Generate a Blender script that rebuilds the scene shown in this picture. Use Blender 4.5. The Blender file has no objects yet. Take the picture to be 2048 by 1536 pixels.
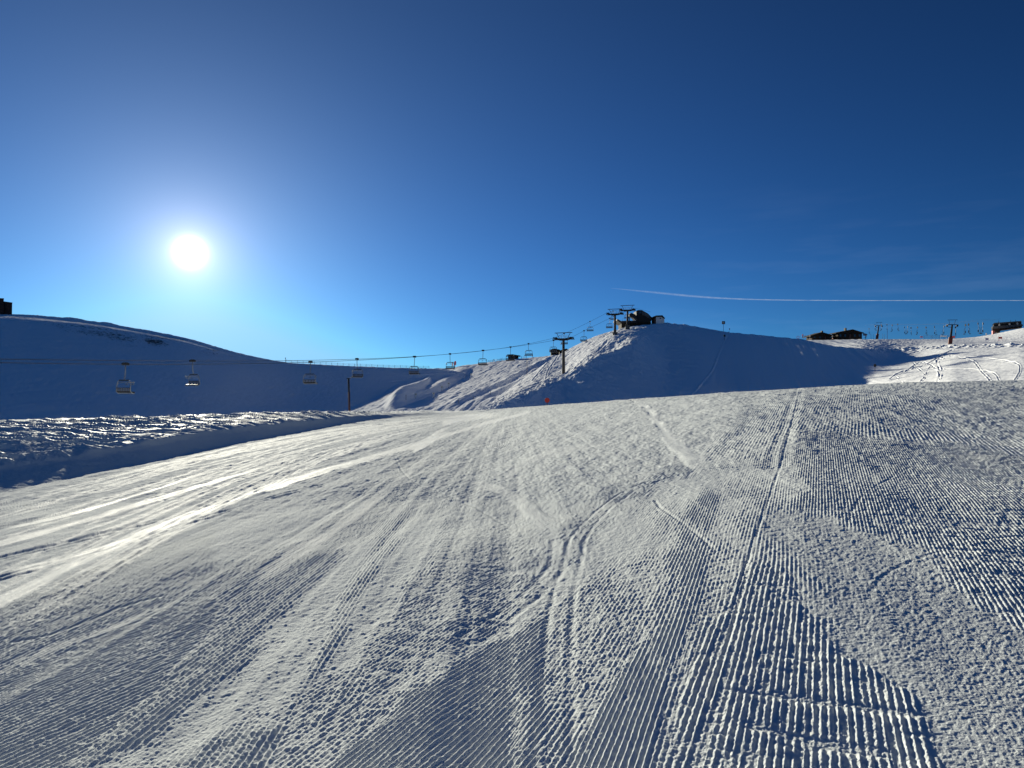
import bpy, math, random
import numpy as np
from mathutils import Vector, Matrix

# ------------------------------------------------------------------ camera, world, sun, exposure
scn = bpy.context.scene
COL = scn.collection
F = 1400.0            # focal length in photo pixels (photo 2048 x 1536, level camera)
S = 1.75
cam_d = bpy.data.cameras.new("camera"); cam = bpy.data.objects.new("camera", cam_d); COL.objects.link(cam)
cam_d.sensor_width = 36.0; cam_d.lens = 36.0 * F / 2048.0
cam_d.clip_start = 0.05; cam_d.clip_end = 30000.0
cam.location = (0, 0, 0); cam.rotation_euler = (math.radians(90), 0, 0)
scn.camera = cam

SUN_PX, SUN_PY = 380.0, 505.0
sd = Vector(((SUN_PX-1024)/F, 1.0, (768-SUN_PY)/F)).normalized()      # towards the sun
SUN_EL = math.asin(sd.z); SUN_AZ = math.atan2(sd.x, sd.y)
world = bpy.data.worlds.new("World"); scn.world = world; world.use_nodes = True
nt = world.node_tree; nt.nodes.clear()
def N(t, tree=None, **kw):
    n = (tree or nt).nodes.new(t)
    for k, v in kw.items(): setattr(n, k, v)
    return n
sky = N('ShaderNodeTexSky', sky_type='NISHITA', sun_disc=False)
sky.sun_elevation = SUN_EL; sky.sun_rotation = SUN_AZ
sky.altitude = 1900; sky.air_density = 1.0; sky.dust_density = 0.6; sky.ozone_density = 2.2
EXPO = 0.78
bg = N('ShaderNodeBackground'); bg.inputs['Strength'].default_value = 0.1
out = N('ShaderNodeOutputWorld')
# sun disc and the bright aureole round it: a function of the angle to the sun
tc = N('ShaderNodeTexCoord')
nrm = N('ShaderNodeVectorMath', operation='NORMALIZE'); nt.links.new(tc.outputs['Generated'], nrm.inputs[0])
dot = N('ShaderNodeVectorMath', operation='DOT_PRODUCT'); nt.links.new(nrm.outputs[0], dot.inputs[0])
dot.inputs[1].default_value = tuple(sd)
def M(op, a, b=None, c=None, tree=None, clamp=False):
    n = N('ShaderNodeMath', tree, operation=op, use_clamp=clamp); L = (tree or nt).links
    for i, x in enumerate((a, b, c)):
        if x is None: continue
        if isinstance(x, (int, float)): n.inputs[i].default_value = x
        else: L.new(x, n.inputs[i])
    return n.outputs[0]
# clear alpine sky: the look-up is lifted off the murky horizon, then each channel gets the photo's steep contrast
svec = N('ShaderNodeVectorMath', operation='ADD'); nt.links.new(nrm.outputs[0], svec.inputs[0]); svec.inputs[1].default_value = (0, 0, 0.055)
nt.links.new(svec.outputs[0], sky.inputs['Vector'])
zsep = N('ShaderNodeSeparateXYZ'); nt.links.new(nrm.outputs[0], zsep.inputs[0])
ssep = N('ShaderNodeSeparateColor'); nt.links.new(sky.outputs[0], ssep.inputs[0]); scol = N('ShaderNodeCombineColor')
for i, (k_, g_) in enumerate(((0.95, 1.55), (2.35, 1.58), (3.95, 1.66))):
    c_ = M('MINIMUM', M('MULTIPLY', ssep.outputs[i], 0.05), 0.42)
    up_ = M('MULTIPLY', M('SMOOTHSTEP' if False else 'MULTIPLY', M('SUBTRACT', zsep.outputs[2], 0.47, clamp=True), 2.2, clamp=True), (0.006, 0.030, 0.100)[i]/(0.1*2**EXPO))  # extra blue added to the sky above the view, to brighten shaded slopes
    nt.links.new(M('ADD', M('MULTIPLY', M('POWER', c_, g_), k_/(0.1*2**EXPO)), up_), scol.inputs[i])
ang = M('MULTIPLY', M('ARCCOSINE', M('MINIMUM', dot.outputs['Value'], 1.0)), 180/math.pi)
def gauss(sig, amp): return M('MULTIPLY', M('EXPONENT', M('MULTIPLY', M('POWER', M('DIVIDE', ang, sig), 2.0), -1.0)), amp)
def expo(sig, amp): return M('MULTIPLY', M('EXPONENT', M('MULTIPLY', M('DIVIDE', ang, sig), -1.0)), amp)
G_ = 1/(0.1*2**EXPO)
glow = M('ADD', gauss(0.72, 4.0*G_), M('ADD', expo(1.6, 0.95*G_), expo(5.5, 0.26*G_)))
wide = expo(17.0, 0.11*G_)
gcol = N('ShaderNodeCombineColor')
for i, (k, k2) in enumerate(((1.0, 0.60), (0.90, 0.95), (0.86, 1.25))): nt.links.new(M('ADD', M('MULTIPLY', glow, k), M('MULTIPLY', wide, k2)), gcol.inputs[i])
# faint high cirrus
mp = N('ShaderNodeMapping'); nt.links.new(nrm.outputs[0], mp.inputs['Vector'])
mp.inputs['Scale'].default_value = (2.0, 2.0, 16.0); mp.inputs['Rotation'].default_value = (0.0, 0.1, 0)
cn = N('ShaderNodeTexNoise'); cn.inputs['Scale'].default_value = 2.2; cn.inputs['Detail'].default_value = 7; cn.inputs['Roughness'].default_value = 0.55
nt.links.new(mp.outputs[0], cn.inputs['Vector'])
sep = N('ShaderNodeSeparateXYZ'); nt.links.new(nrm.outputs[0], sep.inputs[0])
cir = M('MULTIPLY', M('SUBTRACT', cn.outputs['Fac'], 0.52, clamp=True), 5.0, clamp=True)
band = M('MULTIPLY', M('MULTIPLY', M('SUBTRACT', 0.27, sep.outputs[2], clamp=True), 6.0, clamp=True),
         M('MULTIPLY', M('SUBTRACT', sep.outputs[0], 0.1, clamp=True), 4.0, clamp=True))
cadd = M('MULTIPLY', M('MULTIPLY', cir, band), 0.035*G_)
ccol = N('ShaderNodeCombineColor')
for i, k in enumerate((0.8, 0.9, 1.0)): nt.links.new(M('MULTIPLY', cadd, k), ccol.inputs[i])
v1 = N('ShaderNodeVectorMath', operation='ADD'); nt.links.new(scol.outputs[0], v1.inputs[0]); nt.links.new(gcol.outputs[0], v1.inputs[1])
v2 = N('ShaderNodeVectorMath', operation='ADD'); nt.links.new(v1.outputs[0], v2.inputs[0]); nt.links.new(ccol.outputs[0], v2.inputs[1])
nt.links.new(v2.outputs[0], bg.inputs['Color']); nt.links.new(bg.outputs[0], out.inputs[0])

sun_d = bpy.data.lights.new("sun", 'SUN'); sun_d.energy = 5.0; sun_d.angle = math.radians(0.5); sun_d.color = (1.0, 0.945, 0.765)
sun = bpy.data.objects.new("sun", sun_d); COL.objects.link(sun)
sun.rotation_euler = (-sd).to_track_quat('-Z', 'Y').to_euler(); sun.location = (0, 0, 50)

scn.view_settings.view_transform = 'Standard'; scn.view_settings.look = 'None'
scn.view_settings.exposure = EXPO; scn.view_settings.gamma = 1.0
scn.cycles.max_bounces = 5; scn.cycles.diffuse_bounces = 3
scn.cycles.sample_clamp_indirect = 4.0

# ------------------------------------------------------------------ helpers
def at(px, py, D): return Vector(((px-1024)/F*D, D, (768-py)/F*D))     # a pixel and a depth give a point of the world
def tag(o, label=None, cat=None, group=None, kind=None):
    if label: o['label'] = label
    if cat: o['category'] = cat
    if group: o['group'] = group
    if kind: o['kind'] = kind
    return o
def new_mat(name, base, rough=0.6, metal=0.0, var=0.15, scale=3.0, bump=0.0, spec=0.4):
    m = bpy.data.materials.new(name); m.use_nodes = True; t = m.node_tree; b = t.nodes['Principled BSDF']
    b.inputs['Roughness'].default_value = rough; b.inputs['Metallic'].default_value = metal
    b.inputs['Specular IOR Level'].default_value = spec
    c = N('ShaderNodeTexCoord', t); n = N('ShaderNodeTexNoise', t); n.inputs['Scale'].default_value = scale; n.inputs['Detail'].default_value = 5
    t.links.new(c.outputs['Object'], n.inputs['Vector'])
    mx = N('ShaderNodeMix', t, data_type='RGBA'); t.links.new(n.outputs['Fac'], mx.inputs['Factor'])
    mx.inputs['A'].default_value = tuple(x*(1-var*1.6) for x in base)+(1,); mx.inputs['B'].default_value = tuple(min(1, x*(1+var*1.6)) for x in base)+(1,)
    t.links.new(mx.outputs['Result'], b.inputs['Base Color'])
    if bump:
        bp = N('ShaderNodeBump', t); bp.inputs['Strength'].default_value = bump; bp.inputs['Distance'].default_value = 0.05
        t.links.new(n.outputs['Fac'], bp.inputs['Height']); t.links.new(bp.outputs[0], b.inputs['Normal'])
    return m

# value noise in numpy
def _hash(ix, iy, seed):
    h = ix*np.uint32(374761393)+iy*np.uint32(668265263)+np.uint32((seed*1442695041) & 0xffffffff)
    h ^= h >> np.uint32(13); h *= np.uint32(1274126177); h ^= h >> np.uint32(16); h *= np.uint32(2246822519); h ^= h >> np.uint32(15)
    return (h & np.uint32(0xffff)).astype(np.float32)*np.float32(1/65535.0)
def vn(x, y, seed=0):
    fx = np.floor(x); fy = np.floor(y); tx = (x-fx).astype(np.float32); ty = (y-fy).astype(np.float32)
    ix = fx.astype(np.int32).view(np.uint32); iy = fy.astype(np.int32).view(np.uint32)
    tx = tx*tx*tx*(tx*(tx*6-15)+10); ty = ty*ty*ty*(ty*(ty*6-15)+10)
    o = np.uint32(1)
    a = _hash(ix, iy, seed); b = _hash(ix+o, iy, seed); c = _hash(ix, iy+o, seed); d = _hash(ix+o, iy+o, seed)
    return (a+(b-a)*tx)*(1-ty)+(c+(d-c)*tx)*ty
def fbm(x, y, seed=0, octs=4, gain=0.5):
    s = 0; a = 1.0; n = 0; x = np.asarray(x, dtype=np.float32 if np.size(x) > 4 else float); y = np.asarray(y, dtype=x.dtype); x, y = np.broadcast_arrays(x, y)
    for i in range(octs):
        s = s + a*(vn(x+13.7*i, y-7.3*i, seed+i*17)-0.5); n += a*0.5; a *= gain; x = x*2.03; y = y*2.03
    return s/n          # about -1..1
def sst(a, b, x): t = np.clip((x-a)/(b-a), 0, 1); return t*t*(3-2*t)
def gsm(A, sig, axis):
    if sig <= 0: return A
    r = int(3*sig)+1; k = np.exp(-0.5*(np.arange(-r, r+1)/sig)**2); k /= k.sum()
    pad = [(0, 0)]*A.ndim; pad[axis] = (r, r); B = np.pad(A, pad, mode='reflect', reflect_type='odd') if A.shape[axis] > r else np.pad(A, pad, mode='edge')
    o = np.zeros_like(A)
    for i, w in enumerate(k):
        sl = [slice(None)]*A.ndim; sl[axis] = slice(i, i+A.shape[axis]); o += w*B[tuple(sl)]
    return o
def grid_mesh(name, X, Y, Z, mat, kind='structure', attr=None):
    ns, nc = X.shape
    co = np.stack([X, Y, Z], -1).reshape(-1, 3).astype(np.float32)
    i = np.arange(ns*nc, dtype=np.int32).reshape(ns, nc)
    q = np.stack([i[:-1, :-1], i[:-1, 1:], i[1:, 1:], i[1:, :-1]], -1).reshape(-1, 4)
    me = bpy.data.meshes.new(name)
    me.vertices.add(len(co)); me.vertices.foreach_set('co', co.ravel())
    me.loops.add(q.size); me.loops.foreach_set('vertex_index', q.ravel())
    me.polygons.add(len(q)); me.polygons.foreach_set('loop_start', np.arange(0, q.size, 4, dtype=np.int32))
    me.polygons.foreach_set('use_smooth', np.ones(len(q), dtype=bool))
    me.update(calc_edges=True)
    if attr is not None:
        a = me.attributes.new('dirt', 'FLOAT', 'POINT'); a.data.foreach_set('value', attr.astype(np.float32).ravel())
    me.materials.append(mat)
    o = bpy.data.objects.new(name, me); COL.objects.link(o); o['kind'] = kind
    return o
def seg_dist(X, Y, pts):
    """distance to a polyline and the signed side (left +) and running length"""
    best = np.full(X.shape, 1e9, dtype=np.float32); side = np.zeros(X.shape, np.float32); run = np.zeros(X.shape, np.float32); L = 0.0
    for (x0, y0), (x1, y1) in zip(pts[:-1], pts[1:]):
        dx, dy = x1-x0, y1-y0; l2 = dx*dx+dy*dy+1e-9; l = math.sqrt(l2)
        t = np.clip(((X-x0)*dx+(Y-y0)*dy)/l2, 0, 1)
        ex = X-(x0+t*dx); ey = Y-(y0+t*dy); d = np.sqrt(ex*ex+ey*ey)
        m = d < best
        best = np.where(m, d, best); side = np.where(m, np.sign(dx*(Y-y0)-dy*(X-x0)), side); run = np.where(m, L+t*l, run)
        L += l
    return best, side, run, L
def smooth_poly(pts, n=10):
    P = [np.array(p, float) for p in pts]; P = [2*P[0]-P[1]]+P+[2*P[-1]-P[-2]]; o = []
    for i in range(1, len(P)-2):
        for k in range(n):
            t = k/n
            o.append(0.5*((2*P[i])+(-P[i-1]+P[i+1])*t+(2*P[i-1]-5*P[i]+4*P[i+1]-P[i+2])*t*t+(-P[i-1]+3*P[i]-3*P[i+1]+P[i+2])*t**3))
    o.append(P[-2]); return [tuple(p) for p in o]
def inpoly(PX, PY, poly):
    """signed distance in pixels to a polygon, inside positive"""
    ins = np.zeros(PX.shape, bool); d = np.full(PX.shape, 1e9, np.float32); n = len(poly)
    for i in range(n):
        x0, y0 = poly[i]; x1, y1 = poly[(i+1) % n]
        dx, dy = x1-x0, y1-y0
        t = np.clip(((PX-x0)*dx+(PY-y0)*dy)/(dx*dx+dy*dy+1e-9), 0, 1)
        d = np.minimum(d, np.hypot(PX-x0-t*dx, PY-y0-t*dy))
        if y0 != y1:
            c = ((y0 > PY) != (y1 > PY)) & (PX < (x1-x0)*(PY-y0)/(y1-y0)+x0); ins ^= c
    return np.where(ins, d, -d)

# ------------------------------------------------------------------ snow
def snow_mat(name, grain=(60.0, 9.0), strength=0.35, dist=0.02, dirt=False, base=(0.88, 0.89, 0.90), polish=False):
    m = bpy.data.materials.new(name); m.use_nodes = True; t = m.node_tree; b = t.nodes['Principled BSDF']
    b.inputs['Roughness'].default_value = 1.0; b.inputs['Specular IOR Level'].default_value = 0.0
    b.inputs['Base Color'].default_value = base+(1,)
    c = N('ShaderNodeTexCoord', t)
    n1 = N('ShaderNodeTexNoise', t); n1.inputs['Scale'].default_value = grain[0]; n1.inputs['Detail'].default_value = 4
    n2 = N('ShaderNodeTexNoise', t); n2.inputs['Scale'].default_value = grain[1]; n2.inputs['Detail'].default_value = 6; n2.inputs['Roughness'].default_value = 0.65
    for n in (n1, n2): t.links.new(c.outputs['Object'], n.inputs['Vector'])
    h = M('ADD', M('MULTIPLY', n1.outputs['Fac'], 0.4, tree=t), n2.outputs['Fac'], tree=t)
    bp = N('ShaderNodeBump', t); bp.inputs['Strength'].default_value = strength; bp.inputs['Distance'].default_value = dist
    t.links.new(h, bp.inputs['Height']); t.links.new(bp.outputs[0], b.inputs['Normal'])
    if polish:          # ski-polished, icy snow is glossier than loose grains
        ap = N('ShaderNodeAttribute', t, attribute_name='dirt')
        t.links.new(M('MULTIPLY', ap.outputs['Fac'], 0.15, tree=t), b.inputs['Specular IOR Level'])
        t.links.new(M('SUBTRACT', 1.0, M('MULTIPLY', ap.outputs['Fac'], 0.38, tree=t), tree=t), b.inputs['Roughness'])
    if dirt:
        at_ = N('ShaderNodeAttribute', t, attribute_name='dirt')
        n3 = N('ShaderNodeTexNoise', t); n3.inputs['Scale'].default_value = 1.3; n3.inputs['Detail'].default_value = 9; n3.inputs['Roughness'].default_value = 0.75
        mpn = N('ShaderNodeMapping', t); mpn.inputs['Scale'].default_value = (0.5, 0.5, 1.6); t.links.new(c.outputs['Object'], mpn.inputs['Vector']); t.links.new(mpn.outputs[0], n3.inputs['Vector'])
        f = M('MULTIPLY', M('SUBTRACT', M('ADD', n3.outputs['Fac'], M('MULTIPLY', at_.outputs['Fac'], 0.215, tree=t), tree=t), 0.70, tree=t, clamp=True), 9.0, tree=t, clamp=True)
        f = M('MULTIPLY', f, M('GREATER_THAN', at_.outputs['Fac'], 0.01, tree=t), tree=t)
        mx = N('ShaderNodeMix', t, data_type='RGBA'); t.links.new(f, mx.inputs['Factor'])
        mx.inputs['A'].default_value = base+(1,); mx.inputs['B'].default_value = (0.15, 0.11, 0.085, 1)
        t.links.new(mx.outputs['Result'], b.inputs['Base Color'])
    return m
M_NEAR = snow_mat("groomed_snow", (130.0, 60.0), 0.75, 0.007, base=(0.645, 0.675, 0.67), polish=True)
M_FAR = snow_mat("hill_snow", (6.0, 1.3), 0.42, 0.12)
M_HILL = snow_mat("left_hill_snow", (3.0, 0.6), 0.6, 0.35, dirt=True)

def loft(cols, counts, pxs, sig_px, sig_s):
    """cols: (px, [key...]), key=(py, D in 800-units) or ('z', z, D); returns rows x cols arrays of D and Z"""
    cp = [c[0] for c in cols]; K = len(cols[0][1])
    Dk = np.zeros((K, len(cols))); Zk = np.zeros((K, len(cols)))
    for j, (px, ks) in enumerate(cols):
        for i, k in enumerate(ks):
            if k[0] == 'z': Dk[i, j] = k[2]*S; Zk[i, j] = k[1]
            else: Dk[i, j] = k[1]*S; Zk[i, j] = (768-k[0])/F*k[1]*S
    Dk = np.stack([np.interp(pxs, cp, Dk[i]) for i in range(K)]); Zk = np.stack([np.interp(pxs, cp, Zk[i]) for i in range(K)])
    s = np.concatenate([np.linspace(i, i+1, counts[i], endpoint=False) for i in range(K-1)]+[[K-1]])
    i0 = np.minimum(s.astype(int), K-2); t = (s-i0)[:, None]
    D = Dk[i0]*(1-t)+Dk[i0+1]*t; Z = Zk[i0]*(1-t)+Zk[i0+1]*t
    if sig_px: D = gsm(D, sig_px, 1); Z = gsm(Z, sig_px, 1)
    if sig_s: D = gsm(D, sig_s, 0); Z = gsm(Z, sig_s, 0)
    return D, Z, s
def pix(PXg, D, Z): return 768-Z/D*F

# ---- the base sheet
bm_v = [(-6000, -6000, -70), (6000, -6000, -70), (6000, 6000, -70), (-6000, 6000, -70)]
me = bpy.data.meshes.new("ground"); me.from_pydata(bm_v, [], [(0, 1, 2, 3)]); me.materials.append(M_FAR)
o = bpy.data.objects.new("ground", me); COL.objects.link(o); o['kind'] = 'structure'

# ---- piste in front, with the snow bank at its left edge
FG = [
 (-1600, (0.42, 1500, 4.2), (1440, 4.7), (1000, 10)),
 (-700, (0.47, 1180, 7.6), (1120, 8.4), (895, 15)),
 (0,    (0.52, 985, 12.0), (940, 13.4), (845, 24)),
 (150,  (0.525, 955, 14.0), (912, 15.4), (840, 27)),
 (300,  (0.53, 925, 17.0), (889, 18.4), (838, 31)),
 (400,  (0.535, 903, 20.5), (866, 22.2), (834, 33)),
 (500,  (0.54, 882, 25.0), (854, 27.0), (830, 36)),
 (600,  (0.545, 864, 34.0), (844, 36.0), (826, 43)),
 (700,  (0.55, 846, 50.0), (834, 53), (824.5, 60)),
 (800,  (0.555, 835, 62), (828, 65), (824, 72)),
 (900,  (0.56, 829, 66), (825, 69), (822.5, 76)),
 (950,  (0.56, 833, 52), (825, 66), (821.5, 76)),
 (1060, (0.565, 836, 26), (820, 35), (813, 45)),
 (1290, (0.57, 830, 15), (806, 20), (797, 26)),
 (1430, (0.575, 817, 13), (796, 16), (787, 21)),
 (1600, (0.58, 800, 11.9), (785, 14.5), (776.5, 18.5)),
 (1760, (0.585, 793, 11.7), (777, 14.3), (767, 18)),
 (1900, (0.59, 790, 11.6), (774, 14.0), (763, 17.5)),
 (2048, (0.595, 785, 11.6), (770, 14.0), (760, 17)),
 (2700, (0.60, 765, 11.6), (750, 14.0), (739, 17)),
 (3600, (0.60, 745, 11.6), (725, 14.0), (712, 17)),
]
def piste():
    pxs = np.concatenate([np.linspace(-1600, -110, 260, endpoint=False), np.arange(-110, 2158, 1.2), np.linspace(2158, 3600, 260)])
    cp = [c[0] for c in FG]
    def col(f): return gsm(np.interp(np.arange(-1600, 3601, 10), cp, [f(c) for c in FG]), 3.0, 0)
    def C(f): return np.interp(pxs, np.arange(-1600, 3601, 10), col(f))
    b = C(lambda c: c[1][0]); fy = C(lambda c: c[1][1]); fi = C(lambda c: 1/c[1][2])
    ty = C(lambda c: c[2][0]); ti = C(lambda c: 1/c[2][1]); sy = C(lambda c: c[3][0]); si = C(lambda c: 1/c[3][1])
    # rows: s 0..1 runs from below the frame up to the crest
    rows = np.concatenate([np.linspace(3600, 1570, 60, endpoint=False), np.linspace(1570, 1000, 500, endpoint=False)])
    PYl = []; INV = []
    for r in rows:                                   # fixed py while below the highest 'foot'
        PYl.append(np.full(pxs.shape, r))
    top = np.linspace(0, 1, 420)
    for t in top: PYl.append(1000+(sy-1000)*t)
    PY = np.array(PYl)
    sl = (b-fi)/(1536-fy)
    inv = fi+(PY-fy)*sl
    m1 = (PY < fy) & (PY >= ty); u = (PY-ty)/(fy-ty); inv = np.where(m1, ti+(fi-ti)*u, inv)
    m2 = PY < ty; u = np.clip((PY-sy)/(ty-sy), 0, 1); inv = np.where(m2, si+(ti-si)*u, inv)
    # for far-left columns the foot lies below py=1000 too; formula above already covers it
    inv = gsm(inv, 2.5, 0)
    D = S/inv; Z = (768-PY)/F*D
    PX = np.broadcast_to(pxs, D.shape)
    # run-out rows beyond the crest, falling into the valley
    ext = []
    D1, Z1, D0, Z0 = D[-1], Z[-1], D[-8], Z[-8]
    k = (Z1-Z0)/(D1-D0)
    for j, q in enumerate((0.6, 1.5, 3, 5, 8, 12, 18, 26, 36)):
        ext.append((D1+q*1.6, Z1+np.minimum(k, 0.02)*q*1.6-0.028*q*q*1.0))
    D = np.concatenate([D]+[e[0][None] for e in ext]); Z = np.concatenate([Z]+[e[1][None] for e in ext])
    PY = pix(None, D, Z); PX = np.broadcast_to(pxs, D.shape)
    return pxs, PX, PY, D, Z
pxs, PX, PY, D, Z = piste()
X = (PX-1024)/F*D; Y = D
PXf = PX.astype(np.float32); PYf = PY.astype(np.float32)
# helper: world point of the piste under a pixel
def piste_at(px, py):
    j = int(np.argmin(np.abs(pxs-px))); c = PY[:980, j]; i = int(np.argmin(np.abs(c-py)))
    return float((px-1024)/F*D[i, j]), float(D[i, j]), float(Z[i, j])

bank_foot = np.interp(PX, [c[0] for c in FG], [c[1][1] for c in FG])
bank_top = np.interp(PX, [c[0] for c in FG], [c[2][0] for c in FG])
on_bank = (1-sst(880, 960, PX))*sst(0, 1, (bank_foot+4-PY)/12.0)
on_top = (1-sst(880, 960, PX))*sst(0, 1, (bank_top+3-PY)/8.0)
cell = D/F                                             # metres per photo pixel across
H = np.zeros_like(Z)
groom = 1-on_bank
# broad unevenness
H += 0.030*fbm(X/2.6, Y/3.4, 3, 3)*groom
def along(vpx, X, Y):
    a = math.atan2((vpx-1024)/F, 1.0); s_, c_ = math.sin(a), math.cos(a)
    return X*c_-Y*s_, X*s_+Y*c_                        # across, along
# granular skin
gr = fbm(X/0.036, Y/0.036, 11, 2, 0.65)
crisp = lambda f: np.clip(f*1.5, -0.55, 0.55)
grn = (0.0045*crisp(fbm(X/0.018, Y/0.020, 12, 2, .6))*(1-sst(4.5, 9, D))+0.0070*crisp(fbm(X/0.036, Y/0.050, 13, 2, .6))*sst(2.5, 6, D)*(1-sst(10, 20, D))
       +0.0125*crisp(fbm(X/0.075, Y/0.15, 14, 2, .6))*sst(7, 14, D)*(1-sst(22, 45, D))+0.022*fbm(X/0.15, Y/0.40, 15, 2, .6)*sst(16, 32, D)*(1-sst(60, 120, D))+0.04*fbm(X/0.35, Y/1.2, 16, 2, .6)*sst(40, 80, D))
lump = fbm(X/0.11, Y/0.11, 21, 4, 0.62)
near = 1/(1+(D/14.0)**2)
H += (0.040*fbm(X/1.6, Y/2.6, 5, 3)*sst(4, 9, D)+0.030*fbm(X/0.5, Y/1.1, 7, 3, .6)*sst(9, 24, D)+0.014*fbm(X/0.16, Y/0.45, 9, 3, .65)*sst(6, 16, D)*(1-sst(60, 110, D)))*groom
patch = sst(-0.25, 0.35, fbm(X/1.3, Y/2.2, 31, 3))
# long faint streaks left by the tiller, running down the piste to the left
for vp, w, amp, sd_ in ((1010, 0.20, 0.016, 41), (1060, 0.7, 0.036, 43), (1500, 0.30, 0.006, 45)):
    c_, a_ = along(vp, X, Y); H += amp*fbm(c_/w, a_/(w*60), sd_, 3)*groom*((1-0.65*sst(900, 1300, PX)) if vp < 1200 else 1.0)
PITCH = 0.037
# swaths of corduroy: polygon in the photo, vanishing column, height, damage
SW = [
 ([(-250, 1290), (0, 1200), (300, 1090), (640, 960), (900, 865), (1010, 850), (900, 950), (760, 1060), (640, 1180), (480, 1330), (300, 1500), (-300, 1700)], 1120, 1.45, 0.35, 1.1),
 ([(800, 1010), (900, 900), (1060, 850), (1280, 815), (1400, 900), (1420, 940), (1200, 1010), (1080, 1080), (960, 1100)], 1660, 0.85, 0.35, 1.45),
 ([(1420, 850), (1500, 786), (2120, 768), (2200, 930), (1900, 900), (1600, 880)], 1720, 0.8, 0.4, 1.7),
 ([(960, 1640), (1020, 1300), (1120, 1180), (1300, 1080), (1480, 1060), (1480, 1640)], 1560, 0.7, 0.6, 0.85),
 ([(-200, 1420), (0, 1345), (150, 1290), (300, 1215), (400, 1195), (450, 1215), (330, 1350), (200, 1470), (60, 1640), (-300, 1700)], 1560, 1.35, 0.25, 1.1),
 ([(200, 1560), (420, 1480), (560, 1440), (640, 1280), (700, 1160), (760, 1060), (840, 980), (800, 1080), (740, 1180), (700, 1290), (600, 1420), (520, 1640), (200, 1640)], 980, 1.3, 0.35, 1.0),
 ([(520, 1500), (640, 1400), (760, 1250), (860, 1120), (880, 1000), (920, 960), (900, 1080), (860, 1240), (760, 1380), (640, 1480)], 1120, 1.2, 0.7, 1.0),
 ([(700, 1300), (860, 1150), (900, 1020), (1000, 960), (1100, 1060), (1110, 1140), (1000, 1250), (860, 1330), (740, 1420)], 1700, 1.0, 0.55, 0.88),
 ([(560, 1640), (700, 1480), (900, 1330), (1080, 1235), (1090, 1300), (1075, 1640)], 1680, 1.35, 0.22, 0.9),
 ([(1130, 1640), (1140, 1500), (1290, 1250), (1330, 1080), (1400, 960), (1440, 980), (1450, 1010), (1420, 1120), (1390, 1260), (1330, 1450), (1300, 1640)], 1545, 1.5, 0.35, 0.82),
 ([(1290, 1640), (1340, 1400), (1420, 1220), (1500, 1130), (1570, 1120), (1620, 1220), (1720, 1320), (1820, 1420), (1930, 1640)], 1640, 1.35, 0.85, 1.03),
 ([(1590, 870), (1660, 850), (1800, 880), (1930, 880), (2200, 950), (2300, 1400), (2048, 1256), (1950, 1200), (1840, 1100), (1700, 1050), (1590, 1020)], 1640, 1.5, 0.6, 0.85),
 ([(1380, 940), (1440, 860), (1480, 800), (1600, 790), (1590, 860), (1560, 900), (1440, 920)], 1640, 0.8, 0.4, 1.6),
 ([(1100, 1040), (1220, 930), (1380, 870), (1400, 920), (1300, 960), (1180, 1090), (1130, 1150)], 1700, 0.9, 0.5, 1.0),
 ([(950, 960), (1050, 860), (1260, 820), (1330, 870), (1420, 925), (1240, 960), (1100, 1030)], 1640, 0.35, 0.5, 1.3),
 ([(430, 1010), (620, 960), (800, 900), (780, 960), (640, 1060), (440, 1130)], 1150, 0.35, 0.5, 1.3),
 ([(1560, 830), (1700, 800), (2048, 830), (2100, 900), (1900, 870), (1700, 850)], 1700, 0.5, 0.6, 1.5),
]
cord = np.zeros_like(Z); cov = np.zeros_like(Z)
edge_n = (fbm(X/0.45, Y/0.9, 51, 4, 0.6)*26).astype(np.float32)
for k, (poly, vp, amp, dmg, pm) in enumerate(SW):
    m = sst(-12, 18, inpoly(PXf, PYf, poly)+edge_n*(0.8+dmg))*(0.55+0.45*sst(-0.75, -0.2, fbm(X/0.6, Y/1.8, 55+k, 3)))
    c_, a_ = along(vp, X, Y)
    p = PITCH*pm
    # the groove wanders a little and the groomer's passes bend
    c_ = c_+0.014*fbm(c_/0.5, a_/3.5, 61+k, 2)+0.0022*fbm(c_/0.04, a_/0.06, 71+k, 2)
    ph = c_/p
    fr_ = ph-np.floor(ph); q_ = 0.48 if vp == 1640 and pm < 1.2 else 0.28; r = np.where(fr_ < q_, sst(0, q_, fr_), 1-((fr_-q_)/(1-q_))**1.15)
    idx = np.floor(ph+0.5)
    rid = vn(idx*7.13, a_/0.07, 81+k); rid2 = vn(idx*3.7, a_/0.45, 91+k)     # each ridge is broken on its own
    keep = sst(dmg*0.55-0.22, dmg*0.55+0.20, 0.5*rid+0.7*rid2)
    cross = fbm(a_/0.10, c_/0.6, 101+k, 3)
    cut = dmg*sst(0.12, 0.4, fbm(a_/0.10, c_/0.9, 171+k, 3)) if dmg > 0.5 else 0.0
    r = r*(1-0.9*cut)
    hgt = 0.0080*amp*pm*r*(0.35+0.65*keep)+0.004*amp*dmg*cross*r+0.5*dmg*grn
    sampling = sst(0.9, 2.2, p/cell)                                  # ridges fade once they are finer than the mesh
    cord = cord*(1-m)+hgt*m*sampling; cov = np.maximum(cov, m*(1-0.55*dmg))
H += cord*groom
rough = groom*(1-0.8*cov)
H += rough*(0.54*grn+0.0022*lump*(0.35+0.9*patch))+groom*cov*0.25*grn
crumb = np.clip(fbm(X/0.045, Y/0.045, 111, 3)-0.25, 0, 1); H += 0.010*crumb*groom*near**0.5*(0.3+patch)
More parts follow.
